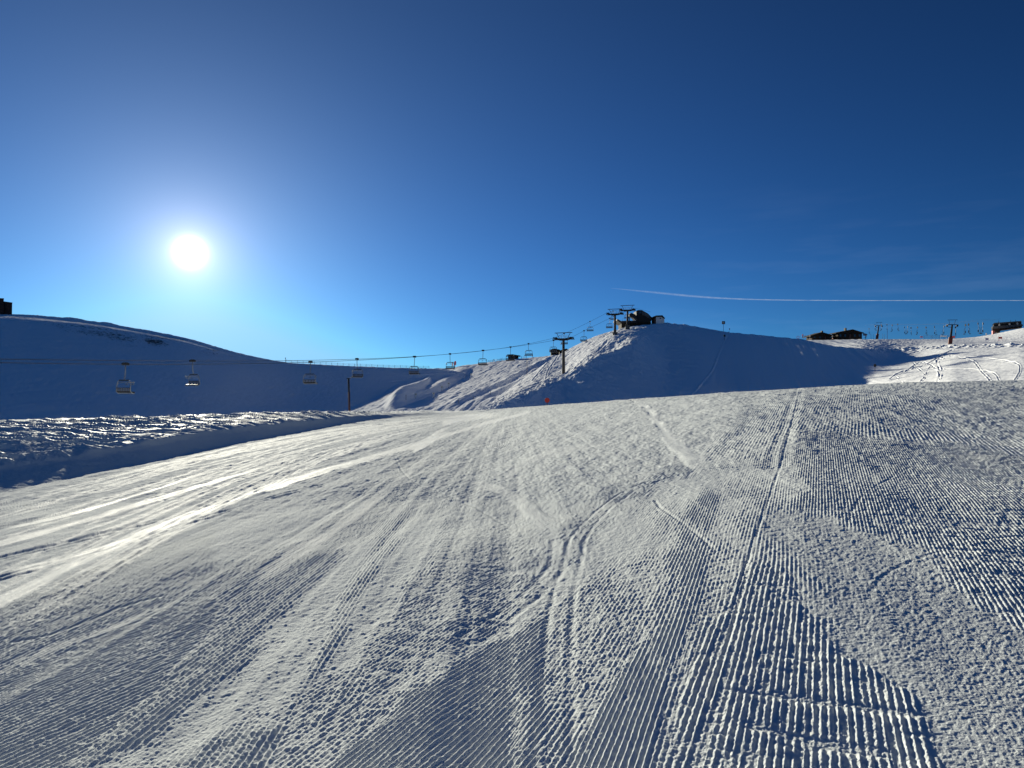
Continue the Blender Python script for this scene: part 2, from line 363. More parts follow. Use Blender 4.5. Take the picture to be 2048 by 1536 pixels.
# faint leftover ribs in between the swaths
c_, a_ = along(1600, X, Y); ph = (c_+0.02*fbm(c_/0.5, a_/1.5, 121, 2))/PITCH/0.9
fineA = sst(0, 40, inpoly(PXf, PYf, [(1560, 1010), (1850, 1110), (2200, 1300), (2200, 1700), (1930, 1700), (1800, 1400), (1640, 1200), (1480, 1060)])+edge_n)
H += (1-0.85*fineA)*rough*0.0060*np.where(ph-np.floor(ph) < 0.3, (ph-np.floor(ph))/0.3, 1-(ph-np.floor(ph)-0.3)/0.7)*sst(-0.15, 0.5, fbm(X/0.8, Y/1.6, 123, 3))*sst(0.9, 2.2, PITCH/cell)*np.where(PX > 500, 1, 0.4)

# ski tracks (photo points on the piste): points, half width m, depth m, two = pair of skis
TR = [
 ([(1262, 801), (1290, 815), (1325, 860), (1345, 885), (1385, 915), (1430, 935), (1440, 940)], 0.08, 0.004, 0, 1),
 ([(1540, 930), (1420, 932), (1330, 955), (1230, 1000), (1160, 1070), (1145, 1120), (1125, 1200), (1115, 1300), (1110, 1420), (1105, 1600)], 0.026, 0.007, 1, 0),
 ([(1120, 1080), (1115, 1130), (1060, 1190), (1020, 1220), (940, 1280)], 0.03, 0.007, 1, 0),
 ([(1600, 778), (1580, 860), (1560, 930), (1530, 1020), (1490, 1140), (1460, 1260), (1420, 1400)], 0.018, 0.007, 0, 0),
 ([(1600, 778), (1570, 870), (1552, 930)], 0.08, 0.010, 1, 0),
 ([(1310, 1000), (1325, 1020), (1380, 1060), (1430, 1100)], 0.02, 0.010, 0, 0),
 ([(1690, 1060), (1720, 1000), (1780, 960), (1830, 930)], 0.02, 0.004, 0, 0),
 ([(1740, 1180), (1800, 1130), (1980, 1080), (2060, 1075)], 0.02, 0.003, 0, 0),
 ([(790, 915), (808, 945), (830, 965), (880, 985), (950, 1015), (1010, 1045)], 0.03, 0.012, 0, 0),
 ([(30, 1285), (120, 1265), (240, 1215), (330, 1190)], 0.03, 0.010, 0, 0),
 ([(0, 1120), (200, 1070), (420, 1010), (640, 950), (820, 895)], 0.07, 0.022, 1, 0),
 ([(0, 1155), (200, 1100), (420, 1035), (640, 968)], 0.04, 0.018, 1, 0),
 ([(0, 1020), (200, 985), (420, 940), (560, 905)], 0.05, 0.02, 0, 0),
 ([(0, 1055), (250, 1000), (480, 950), (700, 890)], 0.04, 0.012, 1, 0),
]
for pts, w, dep, pair, flat in TR:
    wp = [piste_at(*p)[:2] for p in smooth_poly(pts, 6)]
    bx0 = min(p[0] for p in wp)-1.2; bx1 = max(p[0] for p in wp)+1.2; by0 = min(p[1] for p in wp)-1.2; by1 = max(p[1] for p in wp)+1.2
    m = (X > bx0) & (X < bx1) & (Y > by0) & (Y < by1)
    xs, ys = X[m], Y[m]
    d, sg, run, L = seg_dist(xs, ys, wp); d = d*1.0
    if flat:
        kf = 1-sst(w*0.6, w*1.1, d+0.05*fbm(xs/0.15, ys/0.3, 7, 3)); kf = kf*(1-sst(.7, 1, run/L)); H[m] = H[m]*(1-0.85*kf)-dep*kf+(1-sst(.7, 1, run/L))*0.006*np.exp(-((d-w)/0.05)**2)*(0.5+vn(xs/0.08, ys/0.08, 3))
    else:
        off = (0.14,) if pair else (0.0,)
        dd = np.abs(d-0.085) if pair else d
        brk = 0.55+0.45*sst(-0.3, 0.3, fbm(run/0.35, d*0+1, 5, 2))
        g = np.exp(-(dd/w)**2); H[m] += (-dep*g+0.45*dep*np.exp(-((dd-1.7*w)/(0.7*w))**2)*(0.6+0.8*fbm(xs/0.05, ys/0.05, 9, 2)))*brk
# smooth scraped bands where skis and blades polished the corduroy away
POL = np.zeros_like(H)
SC = [([(-150, 1285), (0, 1205), (80, 1163), (200, 1105), (380, 1030), (560, 968), (820, 893), (960, 850), (1060, 824)], 17, 3, 0.014, 0.7),
      ([(-100, 1110), (0, 1088), (200, 1032), (420, 966), (560, 925), (700, 888)], 8, 2, 0.010, 0.65),
      ([(0, 1062), (200, 1012), (380, 955), (500, 912)], 5, 2, 0.008, 0.8),
      ([(0, 1150), (150, 1112), (300, 1062), (470, 1000)], 7, 3, 0.008, 0.7),
      ([(0, 1345), (80, 1305), (220, 1255), (380, 1190)], 14, 4, 0.004, 0.2),
      ([(480, 1180), (640, 1080), (760, 990), (850, 920), (950, 862)], 18, 4, 0.005, 0.25),
      ([(1110, 1060), (1040, 1000), (960, 975), (900, 965)], 18, 8, 0.002, 0.3),
      ([(880, 846), (930, 836), (1010, 828)], 10, 4, 0.004, 0.9),
      ([(820, 905), (860, 880), (900, 850)], 9, 7, 0.004, 0.8),
      ([(1262, 801), (1290, 815), (1325, 860), (1345, 885), (1385, 912), (1450, 950)], 4, 26, 0.0, 0.7),
      ([(1000, 962), (1060, 922), (1150, 895), (1250, 885)], 9, 6, 0.003, 0.3)]
for pts, w0, w1, amp, pol in SC:
    pl = smooth_poly(pts, 6); d, sg, run, L = seg_dist(PXf, PYf, pl)
    w = w0+(w1-w0)*run/L
    k = 1-sst(0.5, 1.05, d/w+0.45*fbm(X/0.5, Y/1.2, 131, 4)); k = k*groom*sst(0, 0.12, run/L)*(1 if amp > .01 else 1-sst(.6, 1, run/L))
    H = H*(1-(0.6 if pol > .35 else .35)*k)
    H += amp*np.exp(-(d/w)**2)*(sg*d/w*0.8)*groom*k
    POL = np.maximum(POL, pol*k*(0.6+0.4*sst(-.3, .3, fbm(d/3.0, run/60, 135, 2))))
# thin parallel ski lines sweeping down the left of the piste
rng = np.random.RandomState(4)
for q in range(46):
    f_ = rng.rand(); y0 = 1010+f_*330+rng.randn()*6; xs_ = rng.uniform(-100, 300); xe = rng.uniform(450, 950)
    def yy(x): v = 826+(y0-826)*(1-(x+60)/1080.0)**1.55 if x < 1010 else 826; return v
    pl = [(x, yy(x)+2*math.sin(x/90+q)) for x in np.linspace(xs_, xe, 9)]
    bb = (PXf > xs_-20) & (PXf < xe+20) & (PYf > 830) & (PYf < 1400)
    xs, ys, px_, py_ = X[bb], Y[bb], PXf[bb], PYf[bb]
    d, sg, run, L = seg_dist(px_, py_, pl)
    wpx = np.maximum(0.9, 0.035/(D[bb]/F)*0.42); e = sst(0, .1, run/L)*(1-sst(.85, 1, run/L))*groom[bb]
    g = np.exp(-(d/wpx)**2)*e; H[bb] += g*rng.choice([-0.012, 0.010, -0.008])*(0.4+vn(run/14, run*0, q)); POL[bb] = np.maximum(POL[bb], 0.4*np.exp(-(d/(wpx*1.6))**2)*e)
# the bank: choppy cut-up snow on top, scraped side
ca, aa = along(-300, X, Y)
ch = fbm((X+0.25*Y)/2.0+0.5*fbm(X/2, Y/2, 5, 2), Y/1.0, 141, 5, 0.6)
rid = 1-np.abs(fbm((X+0.35*Y)/3.2, Y/1.3+0.4*ch, 143, 4, 0.55))*2.2
chop = 0.16*ch+0.20*np.clip(rid, -0.4, 1)+0.03*fbm(X/0.35, Y/0.5, 145, 3, .6)
fade_far = 1/(1+(D/55)**2)
chop = chop*(0.45+1.1*vn(X/5.0, Y/3.0, 149))
H += on_top*chop*(0.6+0.9*fade_far)
H += (on_bank*(1-on_top))*(0.035*fbm(X/0.5, Y/0.5, 151, 5, 0.6)+0.05*fbm(X/3.0, Y/3.0, 153, 2))
# lip along the top edge of the bank
H += (1-sst(840, 930, PX))*0.10*np.exp(-((PY-bank_top)/5.0)**2)*(0.4+0.9*vn(X/1.4, Y/1.4, 155))
crest_rag = np.exp(-((PY-np.interp(PX, [c[0] for c in FG], [c[3][0] for c in FG]))/3.0)**2)*(1-sst(860, 960, PX))
H += crest_rag*0.22*np.clip(fbm(X/1.6, Y/9, 157, 3), 0, 1)
H[-9:] *= 0.3
POL = np.maximum(POL, 0.95*on_top*sst(-0.35, 0.2, fbm((X+0.25*Y)/3, Y/1.2, 161, 3)))
POL = np.maximum(POL, 0.05*groom)
grid_mesh("piste", X, Y, Z+H, M_NEAR, attr=POL)
PISTE = (pxs, pix(PX, D, Z+H), D.copy(), Z+H)
del cord, cov, edge_n, lump

# ground behind the camera
me = bpy.data.meshes.new("snow_field"); me.from_pydata([(-90, 0.9, -2.9), (90, 0.9, 0.9), (90, -90, 0.9), (-90, -90, -2.9)], [], [(3, 2, 1, 0)])
me.materials.append(M_FAR); o = bpy.data.objects.new("snow_field", me); COL.objects.link(o); o['kind'] = 'structure'
o.location.z = -0.75

# ---- hill on the left, in its own shade
LH = [
 (-1500, [('z', -20, 60), (850, 85), (690, 130), (628, 178), (617, 200), (606, 206), ('z', 20, 330)]),
 (-500, [('z', -20, 70), (850, 95), (700, 140), (640, 178), (630, 202), (618, 208), ('z', 20, 330)]),
 (0,   [('z', -25, 80), (850, 105), (710, 145), (636, 181), (631.5, 201), (626, 208), ('z', 20, 330)]),
 (60,  [('z', -25, 80), (850, 105), (712, 145), (639, 181), (634.5, 201), (627, 208), ('z', 20, 330)]),
 (130, [('z', -25, 80), (850, 106), (718, 146), (645, 182), (641, 201), (633, 208), ('z', 20, 330)]),
 (200, [('z', -25, 80), (850, 108), (725, 147), (653, 183), (650, 200), (642, 207), ('z', 20, 330)]),
 (300, [('z', -25, 80), (848, 112), (738, 149), (670, 184), (668, 198), (659, 205), ('z', 15, 330)]),
 (380, [('z', -25, 85), (845, 118), (750, 150), (686, 182), (683, 190), (675, 198), ('z', 10, 330)]),
 (450, [('z', -25, 85), (845, 124), (760, 154), (708, 182), (704, 187), (697, 193), ('z', 5, 330)]),
 (520, [('z', -25, 90), (845, 130), (775, 160), (725, 184), (721, 188), (714, 194), ('z', 0, 330)]),
 (580, [('z', -25, 90), (845, 136), (785, 164), (737, 187), (732, 192), (725, 198), ('z', -5, 330)]),
 (700, [('z', -25, 95), (845, 142), (790, 166), (745, 192), (738, 198), (730, 204), ('z', -10, 330)]),
 (790, [('z', -25, 95), (845, 146), (795, 168), (750, 194), (741, 201), (732.5, 208), ('z', -10, 330)]),
 (860, [('z', -25, 95), (840, 150), (800, 170), (756, 193), (744, 201), (734, 209), ('z', -10, 330)]),
 (930, [('z', -25, 95), (850, 150), (812, 172), (770, 193), (756, 201), (742, 209), ('z', -14, 330)]),
]
hp = np.concatenate([np.linspace(-1500, -100, 120, endpoint=False), np.arange(-100, 931, 2.0)])
D, Z, s = loft(LH, [10, 60, 60, 40, 20, 20], hp, 9, 3)
PX = np.broadcast_to(hp, D.shape); PYg = pix(PX, D, Z); X = (PX-1024)/F*D; Y = D
H = 0.9*fbm(X/28, Y/28, 201, 3)*sst(-60, 40, PYg-720)*0.5
H += 0.14*fbm(X/1.0, Y/3.5, 211, 3, 0.65)+0.22*fbm(X/4, Y/4, 203, 5, 0.6)*(0.25+0.75*sst(300, -100, PX)*1.0)
c1, a1 = along(3000, X, Y)
H += 0.34*fbm(c1/0.9, a1/26, 205, 3)*(0.4+0.6*sst(0, 0.5, fbm(X/30, Y/30, 207, 2)))
H += 0.9*np.clip(fbm(X/9, Y/30, 209, 4)-0.0, 0, 1)*np.exp(-((s[:, None]-4.7)/0.35)**2)*sst(60, 140, PX)*(1-sst(430, 560, PX))   # ragged drifts below the ridge
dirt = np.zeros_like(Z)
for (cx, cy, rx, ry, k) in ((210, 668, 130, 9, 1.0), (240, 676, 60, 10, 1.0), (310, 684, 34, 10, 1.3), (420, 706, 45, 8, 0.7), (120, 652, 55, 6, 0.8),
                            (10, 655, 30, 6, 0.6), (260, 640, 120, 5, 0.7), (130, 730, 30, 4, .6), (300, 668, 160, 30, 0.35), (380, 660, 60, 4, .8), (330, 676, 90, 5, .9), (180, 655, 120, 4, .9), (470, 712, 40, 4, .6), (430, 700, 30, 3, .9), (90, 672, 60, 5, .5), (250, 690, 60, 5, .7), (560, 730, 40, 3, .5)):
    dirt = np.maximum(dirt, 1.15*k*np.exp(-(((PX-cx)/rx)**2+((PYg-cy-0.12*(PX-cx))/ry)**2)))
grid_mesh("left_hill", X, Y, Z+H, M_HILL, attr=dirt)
LEFT = (hp, pix(PX, D, Z+H), D.copy(), Z+H)

# ---- ski runs in the valley, seen beyond the piste
VA = [
 (560,  [('z', -14, 80), (870, 100), (850, 112), (835, 130), (825, 150), ('z', -14, 170)]),
 (700,  [('z', -14, 80), (850, 100), (838, 112), (826, 130), (815, 160), ('z', -14, 190)]),
 (760,  [('z', -14, 80), (845, 96), (823, 110), (808, 140), (790, 176), ('z', -10, 230)]),
 (800,  [('z', -14, 80), (845, 96), (820, 112), (790, 160), (742, 224), ('z', -8, 300)]),
 (860,  [('z', -14, 80), (845, 96), (812, 116), (775, 180), (736, 250), ('z', -4, 330)]),
 (905,  [('z', -14, 80), (845, 96), (806, 118), (765, 190), (736, 262), ('z', 0, 340)]),
 (945,  [('z', -14, 80), (842, 96), (802, 118), (760, 190), (727, 270), ('z', 4, 350)]),
 (1000, [('z', -14, 80), (842, 96), (795, 120), (750, 195), (719, 285), ('z', 4, 370)]),
 (1060, [('z', -14, 80), (840, 96), (790, 124), (742, 200), (713.5, 295), ('z', 6, 380)]),
 (1100, [('z', -14, 80), (840, 96), (785, 130), (735, 215), (709.5, 305), ('z', 8, 380)]),
 (1150, [('z', -14, 80), (840, 96), (785, 140), (730, 225), (705, 315), ('z', 8, 380)]),
 (1260, [('z', -14, 80), (840, 96), (785, 150), (730, 235), (705, 325), ('z', 8, 380)]),
]
vp_ = np.arange(560, 1261, 1.5)
D, Z, s = loft(VA, [10, 70, 130, 130, 30], vp_, 6, 5)
PX = np.broadcast_to(vp_, D.shape); PYg = pix(PX, D, Z); X = (PX-1024)/F*D; Y = D
VALLEY = (vp_, PYg.copy(), D.copy(), Z.copy())
H = 0.5*fbm(X/22, Y/40, 221, 3)
def ridge_px(pts, w_l, w_r, h):
    """a ridge along a line of the photo: gentle side facing the sun, steep side away from it"""
    d, sg, run, L = seg_dist(PX.astype(np.float32), PYg.astype(np.float32), smooth_poly(pts, 6)); e = np.clip(np.minimum(run, L-run)/(0.22*L), 0, 1)
    prof = np.where(sg > 0, 1-sst(0, w_l, d), 1-sst(0, w_r, d)); return h*prof*sst(0, 1, e)
H += ridge_px([(838, 742), (856, 755), (856, 770), (838, 785), (800, 802), (765, 818)], 24, 10, 2.6)
H += ridge_px([(950, 728), (930, 744), (905, 760), (868, 783), (820, 800), (770, 822)], 24, 9, 2.2)
H += ridge_px([(1120, 704), (1060, 735), (1000, 766), (940, 792), (880, 820)], 4, 7, 1.0)
H += ridge_px([(1120, 725), (1060, 752), (1000, 780), (940, 806)], 4, 7, 0.9)
c1, a1 = along(1180, X, Y)
H += 0.36*fbm(c1/2.2, a1/30, 225, 4, 0.65)+0.12*fbm(X/2, Y/4, 227, 4, 0.65)+0.10*fbm(c1/0.7, a1/12, 229, 3)
grid_mesh("valley_piste", X, Y, Z+H, M_FAR)
VALLEY = (vp_, pix(PX, D, Z+H), D.copy(), Z+H)

# ---- the hill that carries the lift, its shaded flank, and the slope on the right
CH = [
 (900,  [('z', -14, 80), (850, 92), (840, 100), (835, 112), (833, 120), ('z', -22, 140), ('z', -22, 200), ('z', -22, 300), ('z', -22, 330)]),
 (960,  [('z', -14, 88), (842, 92), (828, 96), (822, 104), (818, 118), ('z', -16, 140), ('z', -20, 200), ('z', -20, 300), ('z', -22, 330)]),
 (1010, [('z', -14, 90), (836, 94), (808, 98), (797, 108), (785, 128), ('z', -12, 155), ('z', -16, 200), ('z', -16, 300), ('z', -20, 330)]),
 (1060, [('z', -13, 94), (829, 98), (788, 105), (770, 120), (748, 146), ('z', -8, 165), ('z', -10, 210), ('z', -10, 300), ('z', -20, 330)]),
 (1127, [('z', -12, 98), (820, 102), (758, 118), (738, 138), (702, 166), ('z', 0, 175), ('z', -6, 220), ('z', -6, 300), ('z', -20, 330)]),
 (1180, [('z', -12, 97), (817, 101), (722, 122), (698, 146), (675, 171), ('z', 8, 180), ('z', 0, 230), ('z', -4, 300), ('z', -20, 330)]),
 (1230, [('z', -12, 96), (813, 100), (694, 130), (667, 155), (660, 172), ('z', 14, 190), ('z', 4, 240), ('z', -4, 300), ('z', -20, 330)]),
 (1270, [('z', -12, 95), (811, 100), (674, 139), (655, 165), (650.5, 180), ('z', 18, 195), ('z', 6, 240), ('z', 0, 300), ('z', -20, 330)]),
 (1330, [('z', -12, 93), (806, 99), (726, 128), (654, 164), (645, 180), ('z', 20, 200), ('z', 8, 240), ('z', 0, 300), ('z', -20, 330)]),
 (1400, [('z', -12, 91), (800, 98), (732, 122), (672, 148), (653.5, 168), ('z', 18, 190), ('z', 10, 230), ('z', 4, 300), ('z', -20, 330)]),
 (1450, [('z', -11, 90), (798, 101), (738, 121), (682, 143), (662, 156), ('z', 16, 180), ('z', 12, 215), ('z', 8, 300), ('z', -20, 330)]),
 (1520, [('z', -10, 90), (792, 100), (738, 116), (690, 133), (668.5, 145), ('z', 15, 165), (690, 190), (680, 215), ('z', -10, 330)]),
 (1600, [('z', -9, 88), (786, 98), (740, 111), (698, 125), (676.5, 135), ('z', 14.5, 150), (688, 170), (678, 205), ('z', -10, 330)]),
 (1630, [('z', -8.5, 87), (783, 97), (741, 109), (702, 122), (683, 131), ('z', 12.8, 145), (690, 162), (677, 202), ('z', -10, 330)]),
 (1660, [('z', -8, 86), (780, 96), (742, 108), (708, 120), (690, 128), ('z', 12.0, 140), (692, 155), (677, 200), ('z', -10, 330)]),
 (1720, [('z', -7, 82), (776, 92), (744, 104), (714, 117), (697, 128), (696, 134), (690, 148), (676, 196), ('z', -10, 330)]),
 (1780, [('z', -6, 70), (774, 78), (744, 99), (720, 118), (702, 136), (695, 143), (688, 154), (676, 195), ('z', -10, 330)]),
 (1840, [('z', -5, 58), (772, 66), (742, 90), (716, 114), (698, 135), (692, 142), (685, 153), (677, 192), ('z', -10, 330)]),
 (1900, [('z', -4, 50), (770, 56), (740, 78), (712, 100), (694, 122), (689, 129), (684, 142), (676.5, 188), ('z', -10, 330)]),
 (1950, [('z', -4, 48), (769, 53), (738, 74), (710, 94), (692, 115), (688, 121), (684, 136), (672, 184), ('z', -10, 330)]),
 (2000, [('z', -4, 45), (768, 50), (736, 68), (710, 87), (692, 106), (688, 112), (683, 128), (662, 178), ('z', -10, 330)]),
 (2048, [('z', -4, 42), (766, 47), (735, 63), (708, 80), (692, 98), (688, 103), (682, 120), (650, 172), ('z', -10, 330)]),
 (2300, [('z', -4, 40), (764, 45), (725, 60), (700, 76), (684, 94), (678, 100), (665, 116), (610, 168), ('z', -10, 330)]),
 (3000, [('z', -4, 40), (755, 45), (700, 60), (670, 76), (654, 94), (644, 100), (620, 116), (560, 168), ('z', -10, 330)]),
]
hp = np.concatenate([np.arange(900, 2100, 1.25), np.linspace(2100, 3000, 80)])
D, Z, s = loft(CH, [8, 110, 110, 90, 30, 40, 50, 16], hp, 8, 5)
PX = np.broadcast_to(hp, D.shape); PYg = pix(PX, D, Z); X = (PX-1024)/F*D; Y = D
ss = s[:, None]*np.ones_like(D)
HILL = (hp, PYg.copy(), D.copy(), Z.copy())
brk_y = np.interp(PX, [900, 980, 1050, 1130, 1180, 1250, 1330, 1400], [840, 815, 790, 752, 722, 684, 650, 640])
lit = sst(8, -6, PYg-brk_y)*(1-sst(1310, 1360, PX))
pisteF = sst(0, 10, PX-np.interp(PYg, [650, 680, 740, 790], [1460, 1449, 1425, 1385]))*(1-sst(1740, 1800, PX))      # the groomed part of the shaded flank
H = np.zeros_like(Z)
c1, a1 = along(1500, X, Y)
warp = 3.0*fbm(X/14, Y/14, 301, 2)
mog = 1-np.abs(fbm((c1+warp)/2.6, a1/9, 303, 4, 0.6))*1.8
left = (1-sst(1350, 1460, PX))
fl = (0.55*lit+1.3*np.exp(-((PYg-brk_y-4)/13)**2)+0.28)
H += left*(0.26*mog+0.22*fbm(X/2.2, Y/2.2, 305, 4, 0.6))*fl
H += (1-lit)*left*0.40*fbm((X+0.4*Y)/1.5, Y/4, 307, 4, 0.65)
H += pisteF*0.22*fbm((X-0.3*Y)/1.6, Y/30, 309, 3)
right = sst(1700, 1800, PX)
rim = np.exp(-((ss-4.3)/0.42)**2)*sst(1700, 1760, PX)
H += rim*1.1*fbm(X/1.8, Y/2.4, 311, 4, 0.65)
H += sst(1690, 1730, PX)*sst(1900, 1800, PX)*0.35*fbm(X/2.0, Y/2.0, 313, 4, .6)*np.exp(-((ss-6.0)/0.9)**2)
H += right*0.10*fbm(X/5, Y/5, 315, 4)+(1-pisteF)*0.07*fbm(X/0.9, Y/1.6, 319, 3, .6)
plate = sst(4.9, 5.4, ss)*sst(1740, 1800, PX); H += plate*0.12*fbm(X/30, Y/2.5, 317, 3)
# ski and foot tracks on the right slope
def track_px(pts, w, dep, brk=0.0):
    global H
    d, sg, run, L = seg_dist(PX.astype(np.float32), PYg.astype(np.float32), smooth_poly(pts, 6))
    k = 1.0 if not brk else (1-brk)+brk*2*sst(0.45, 0.6, vn(run/2.5, run*0, 5))
    dep = dep*0.42; w = w*0.6
    H += (-dep*np.exp(-(d/w)**2)+0.5*dep*np.exp(-((d-1.9*w)/w)**2))*k*(ss < 4.8)
track_px([(1780, 758), (1800, 745), (1850, 730), (1885, 710), (1905, 700)], 1.6, 0.30, .3)
track_px([(1790, 720), (1820, 708), (1850, 700), (1890, 690)], 1.4, 0.22, .4)
track_px([(1875, 764), (1880, 745), (1874, 722), (1890, 712)], 2.6, 0.35, .8)
track_px([(1800, 750), (1845, 725), (1880, 740)], 1.6, 0.22, .7)
track_px([(1905, 712), (1945, 722), (1965, 745), (1985, 765)], 1.6, 0.28, .5)
track_px([(1900, 712), (1960, 715), (2030, 725), (2040, 740), (2030, 760)], 1.5, 0.22)
track_px([(1890, 738), (1940, 738), (1985, 745), (2000, 762)], 1.5, 0.20)
track_px([(1855, 728), (1875, 740), (1880, 760)], 1.4, 0.22, .6)
track_px([(1820, 718), (1835, 735), (1850, 750), (1840, 765)], 1.5, 0.25, .8)
track_px([(1785, 748), (1800, 760), (1808, 770)], 1.5, 0.25, .8)
track_px([(1850, 760), (1855, 742), (1865, 728)], 1.2, 0.18, .5)
track_px([(1065, 762), (1085, 738), (1110, 712)], 1.5, 0.4); track_px([(1092, 760), (1096, 742), (1108, 725), (1120, 705)], 1.5, 0.4)
track_px([(1140, 735), (1175, 715), (1215, 680)], 1.8, 0.5, .4)
track_px([(1385, 788), (1410, 760), (1425, 740), (1435, 715), (1450, 680), (1458, 662)], 2.5, -0.5)
# the scoop of shade below the second lift tower
H -= 2.2*np.exp(-(((PX-1225)/34)**2+((PYg-690+0.35*(PX-1225))/9)**2))
grid_mesh("lift_hill", X, Y, Z+H, M_FAR)
HILL = (hp, pix(PX, D, Z+H), D.copy(), Z+H)
def on(patch, px, py, rows=(0, 100000)):
    vp0, P, Dd, Zz = patch; j = int(np.argmin(np.abs(vp0-px))); i = rows[0]+int(np.argmin(np.abs(P[rows[0]:rows[1], j]-py)))
    return Vector(((px-1024)/F*Dd[i, j], Dd[i, j], Zz[i, j]))
print("terrain done")

# ------------------------------------------------------------------ object helpers
class MB:
    def __init__(self): self.v = []; self.f = []; self.m = []; self.slot = 0
    def add(self, vs, fs):
        o = len(self.v); self.v += [tuple(p) for p in vs]; self.f += [tuple(i+o for i in f) for f in fs]; self.m += [self.slot]*len(fs); return self
    def box(self, c, size, rot=None):
        sx, sy, sz = (a/2 for a in size); P = [Vector((x*sx, y*sy, z*sz)) for x in (-1, 1) for y in (-1, 1) for z in (-1, 1)]
        if rot is not None: P = [rot @ p for p in P]
        c = Vector(c)
        return self.add([p+c for p in P], [(0, 1, 3, 2), (4, 6, 7, 5), (0, 4, 5, 1), (2, 3, 7, 6), (0, 2, 6, 4), (1, 5, 7, 3)])
    def tube(self, pts, r, n=8, cap=True):
        pts = [Vector(p) for p in pts]; rs = r if isinstance(r, (list, tuple)) else [r]*len(pts); V = []; Fc = []; up0 = None
        for i, p in enumerate(pts):
            d = (pts[min(i+1, len(pts)-1)]-pts[max(i-1, 0)]).normalized()
            u = d.orthogonal().normalized() if up0 is None else (up0-d*up0.dot(d)).normalized()
            up0 = u; w = d.cross(u)
            V += [p+(u*math.cos(2*math.pi*k/n)+w*math.sin(2*math.pi*k/n))*rs[i] for k in range(n)]
        for i in range(len(pts)-1):
            for k in range(n): Fc.append((i*n+k, i*n+(k+1) % n, (i+1)*n+(k+1) % n, (i+1)*n+k))
        if cap: Fc += [tuple(reversed(range(n))), tuple(range((len(pts)-1)*n, len(pts)*n))]
        return self.add(V, Fc)
    def prism(self, poly, th, axis=Vector((0, 1, 0))):
        """poly: list of 3D points, extruded by th along axis"""
        P = [Vector(p) for p in poly]; n = len(P); Q = [p+axis*th for p in P]
        return self.add(P+Q, [tuple(range(n)), tuple(range(2*n-1, n-1, -1))]+[(i, i+n, (i+1) % n+n, (i+1) % n) for i in range(n)])
    def build(self, name, mat, parent=None, loc=None, smooth=False):
        me = bpy.data.meshes.new(name); me.from_pydata(self.v, [], self.f)
        for m in (mat if isinstance(mat, (list, tuple)) else [mat]): me.materials.append(m)
        if isinstance(mat, (list, tuple)): me.polygons.foreach_set('material_index', self.m)
        if smooth: me.polygons.foreach_set('use_smooth', [True]*len(me.polygons))
        me.update(); o = bpy.data.objects.new(name, me); COL.objects.link(o)
        if parent: o.parent = parent
        if loc is not None: o.location = loc
        return o
def empty(name, loc, rz=0.0):
    o = bpy.data.objects.new(name, None); COL.objects.link(o); o.location = loc; o.rotation_euler = (0, 0, rz); o.empty_display_size = 0.3; return o
KIDS = {}
def copy_tree(o, parent=None):
    c = o.copy(); COL.objects.link(c)
    if parent: c.parent = parent
    for ch in [x for x in COL.objects if x.parent == o]: copy_tree(ch, c)
    return c
def outline(root, pts, D):                 # photo outline at a real distance, in the root's own coordinates
    return [at(px, py, D)-root.location for px, py in pts]

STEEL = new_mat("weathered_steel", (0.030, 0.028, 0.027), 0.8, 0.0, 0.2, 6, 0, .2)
GALV = new_mat("galvanised_steel", (0.22, 0.23, 0.24), 0.65, 0.3, 0.12, 8)
BLACK = new_mat("black_rubber", (0.018, 0.018, 0.02), 0.6, 0, 0.2, 5)
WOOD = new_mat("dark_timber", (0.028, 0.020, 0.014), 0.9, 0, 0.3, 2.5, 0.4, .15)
SLAT = new_mat("pale_slats", (0.10, 0.10, 0.105), 0.7, 0, 0.15, 6)
WHITE = new_mat("white_render", (0.72, 0.70, 0.66), 0.8, 0, 0.06, 2)
RED = new_mat("red_paint", (0.55, 0.045, 0.03), 0.5, 0, 0.12, 4)
RUST = new_mat("rusty_red_pole", (0.085, 0.035, 0.028), 0.8, 0.0, 0.25, 5)
PINK = new_mat("pink_cloth", (0.62, 0.16, 0.20), 0.8, 0, 0.1, 4)
BLUE = new_mat("blue_cloth", (0.03, 0.07, 0.28), 0.8, 0, 0.1, 4)
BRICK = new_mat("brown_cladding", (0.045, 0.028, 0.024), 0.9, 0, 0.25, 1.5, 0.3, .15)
SNOWC = new_mat("snow_cover", (0.85, 0.86, 0.88), 1.0, 0, 0.02, 2, 0, 0)
GLASS = new_mat("dark_window", (0.02, 0.03, 0.045), 0.12, 0, 0.1, 2)
ORANGE = new_mat("orange_safety_pad", (0.16, 0.04, 0.025), 0.7, 0, 0.15, 4)
GREYP = new_mat("grey_panel", (0.10, 0.10, 0.095), 0.85, 0, 0.15, 1.0, 0, .15)
NETM = new_mat("net_cord", (0.05, 0.05, 0.06), 0.8, 0, 0.1, 4)
SKIN = new_mat("skin", (0.5, 0.3, 0.22), 0.6)
CREAM = new_mat("cream_cloth", (0.6, 0.55, 0.45), 0.8, 0, .05, 4)

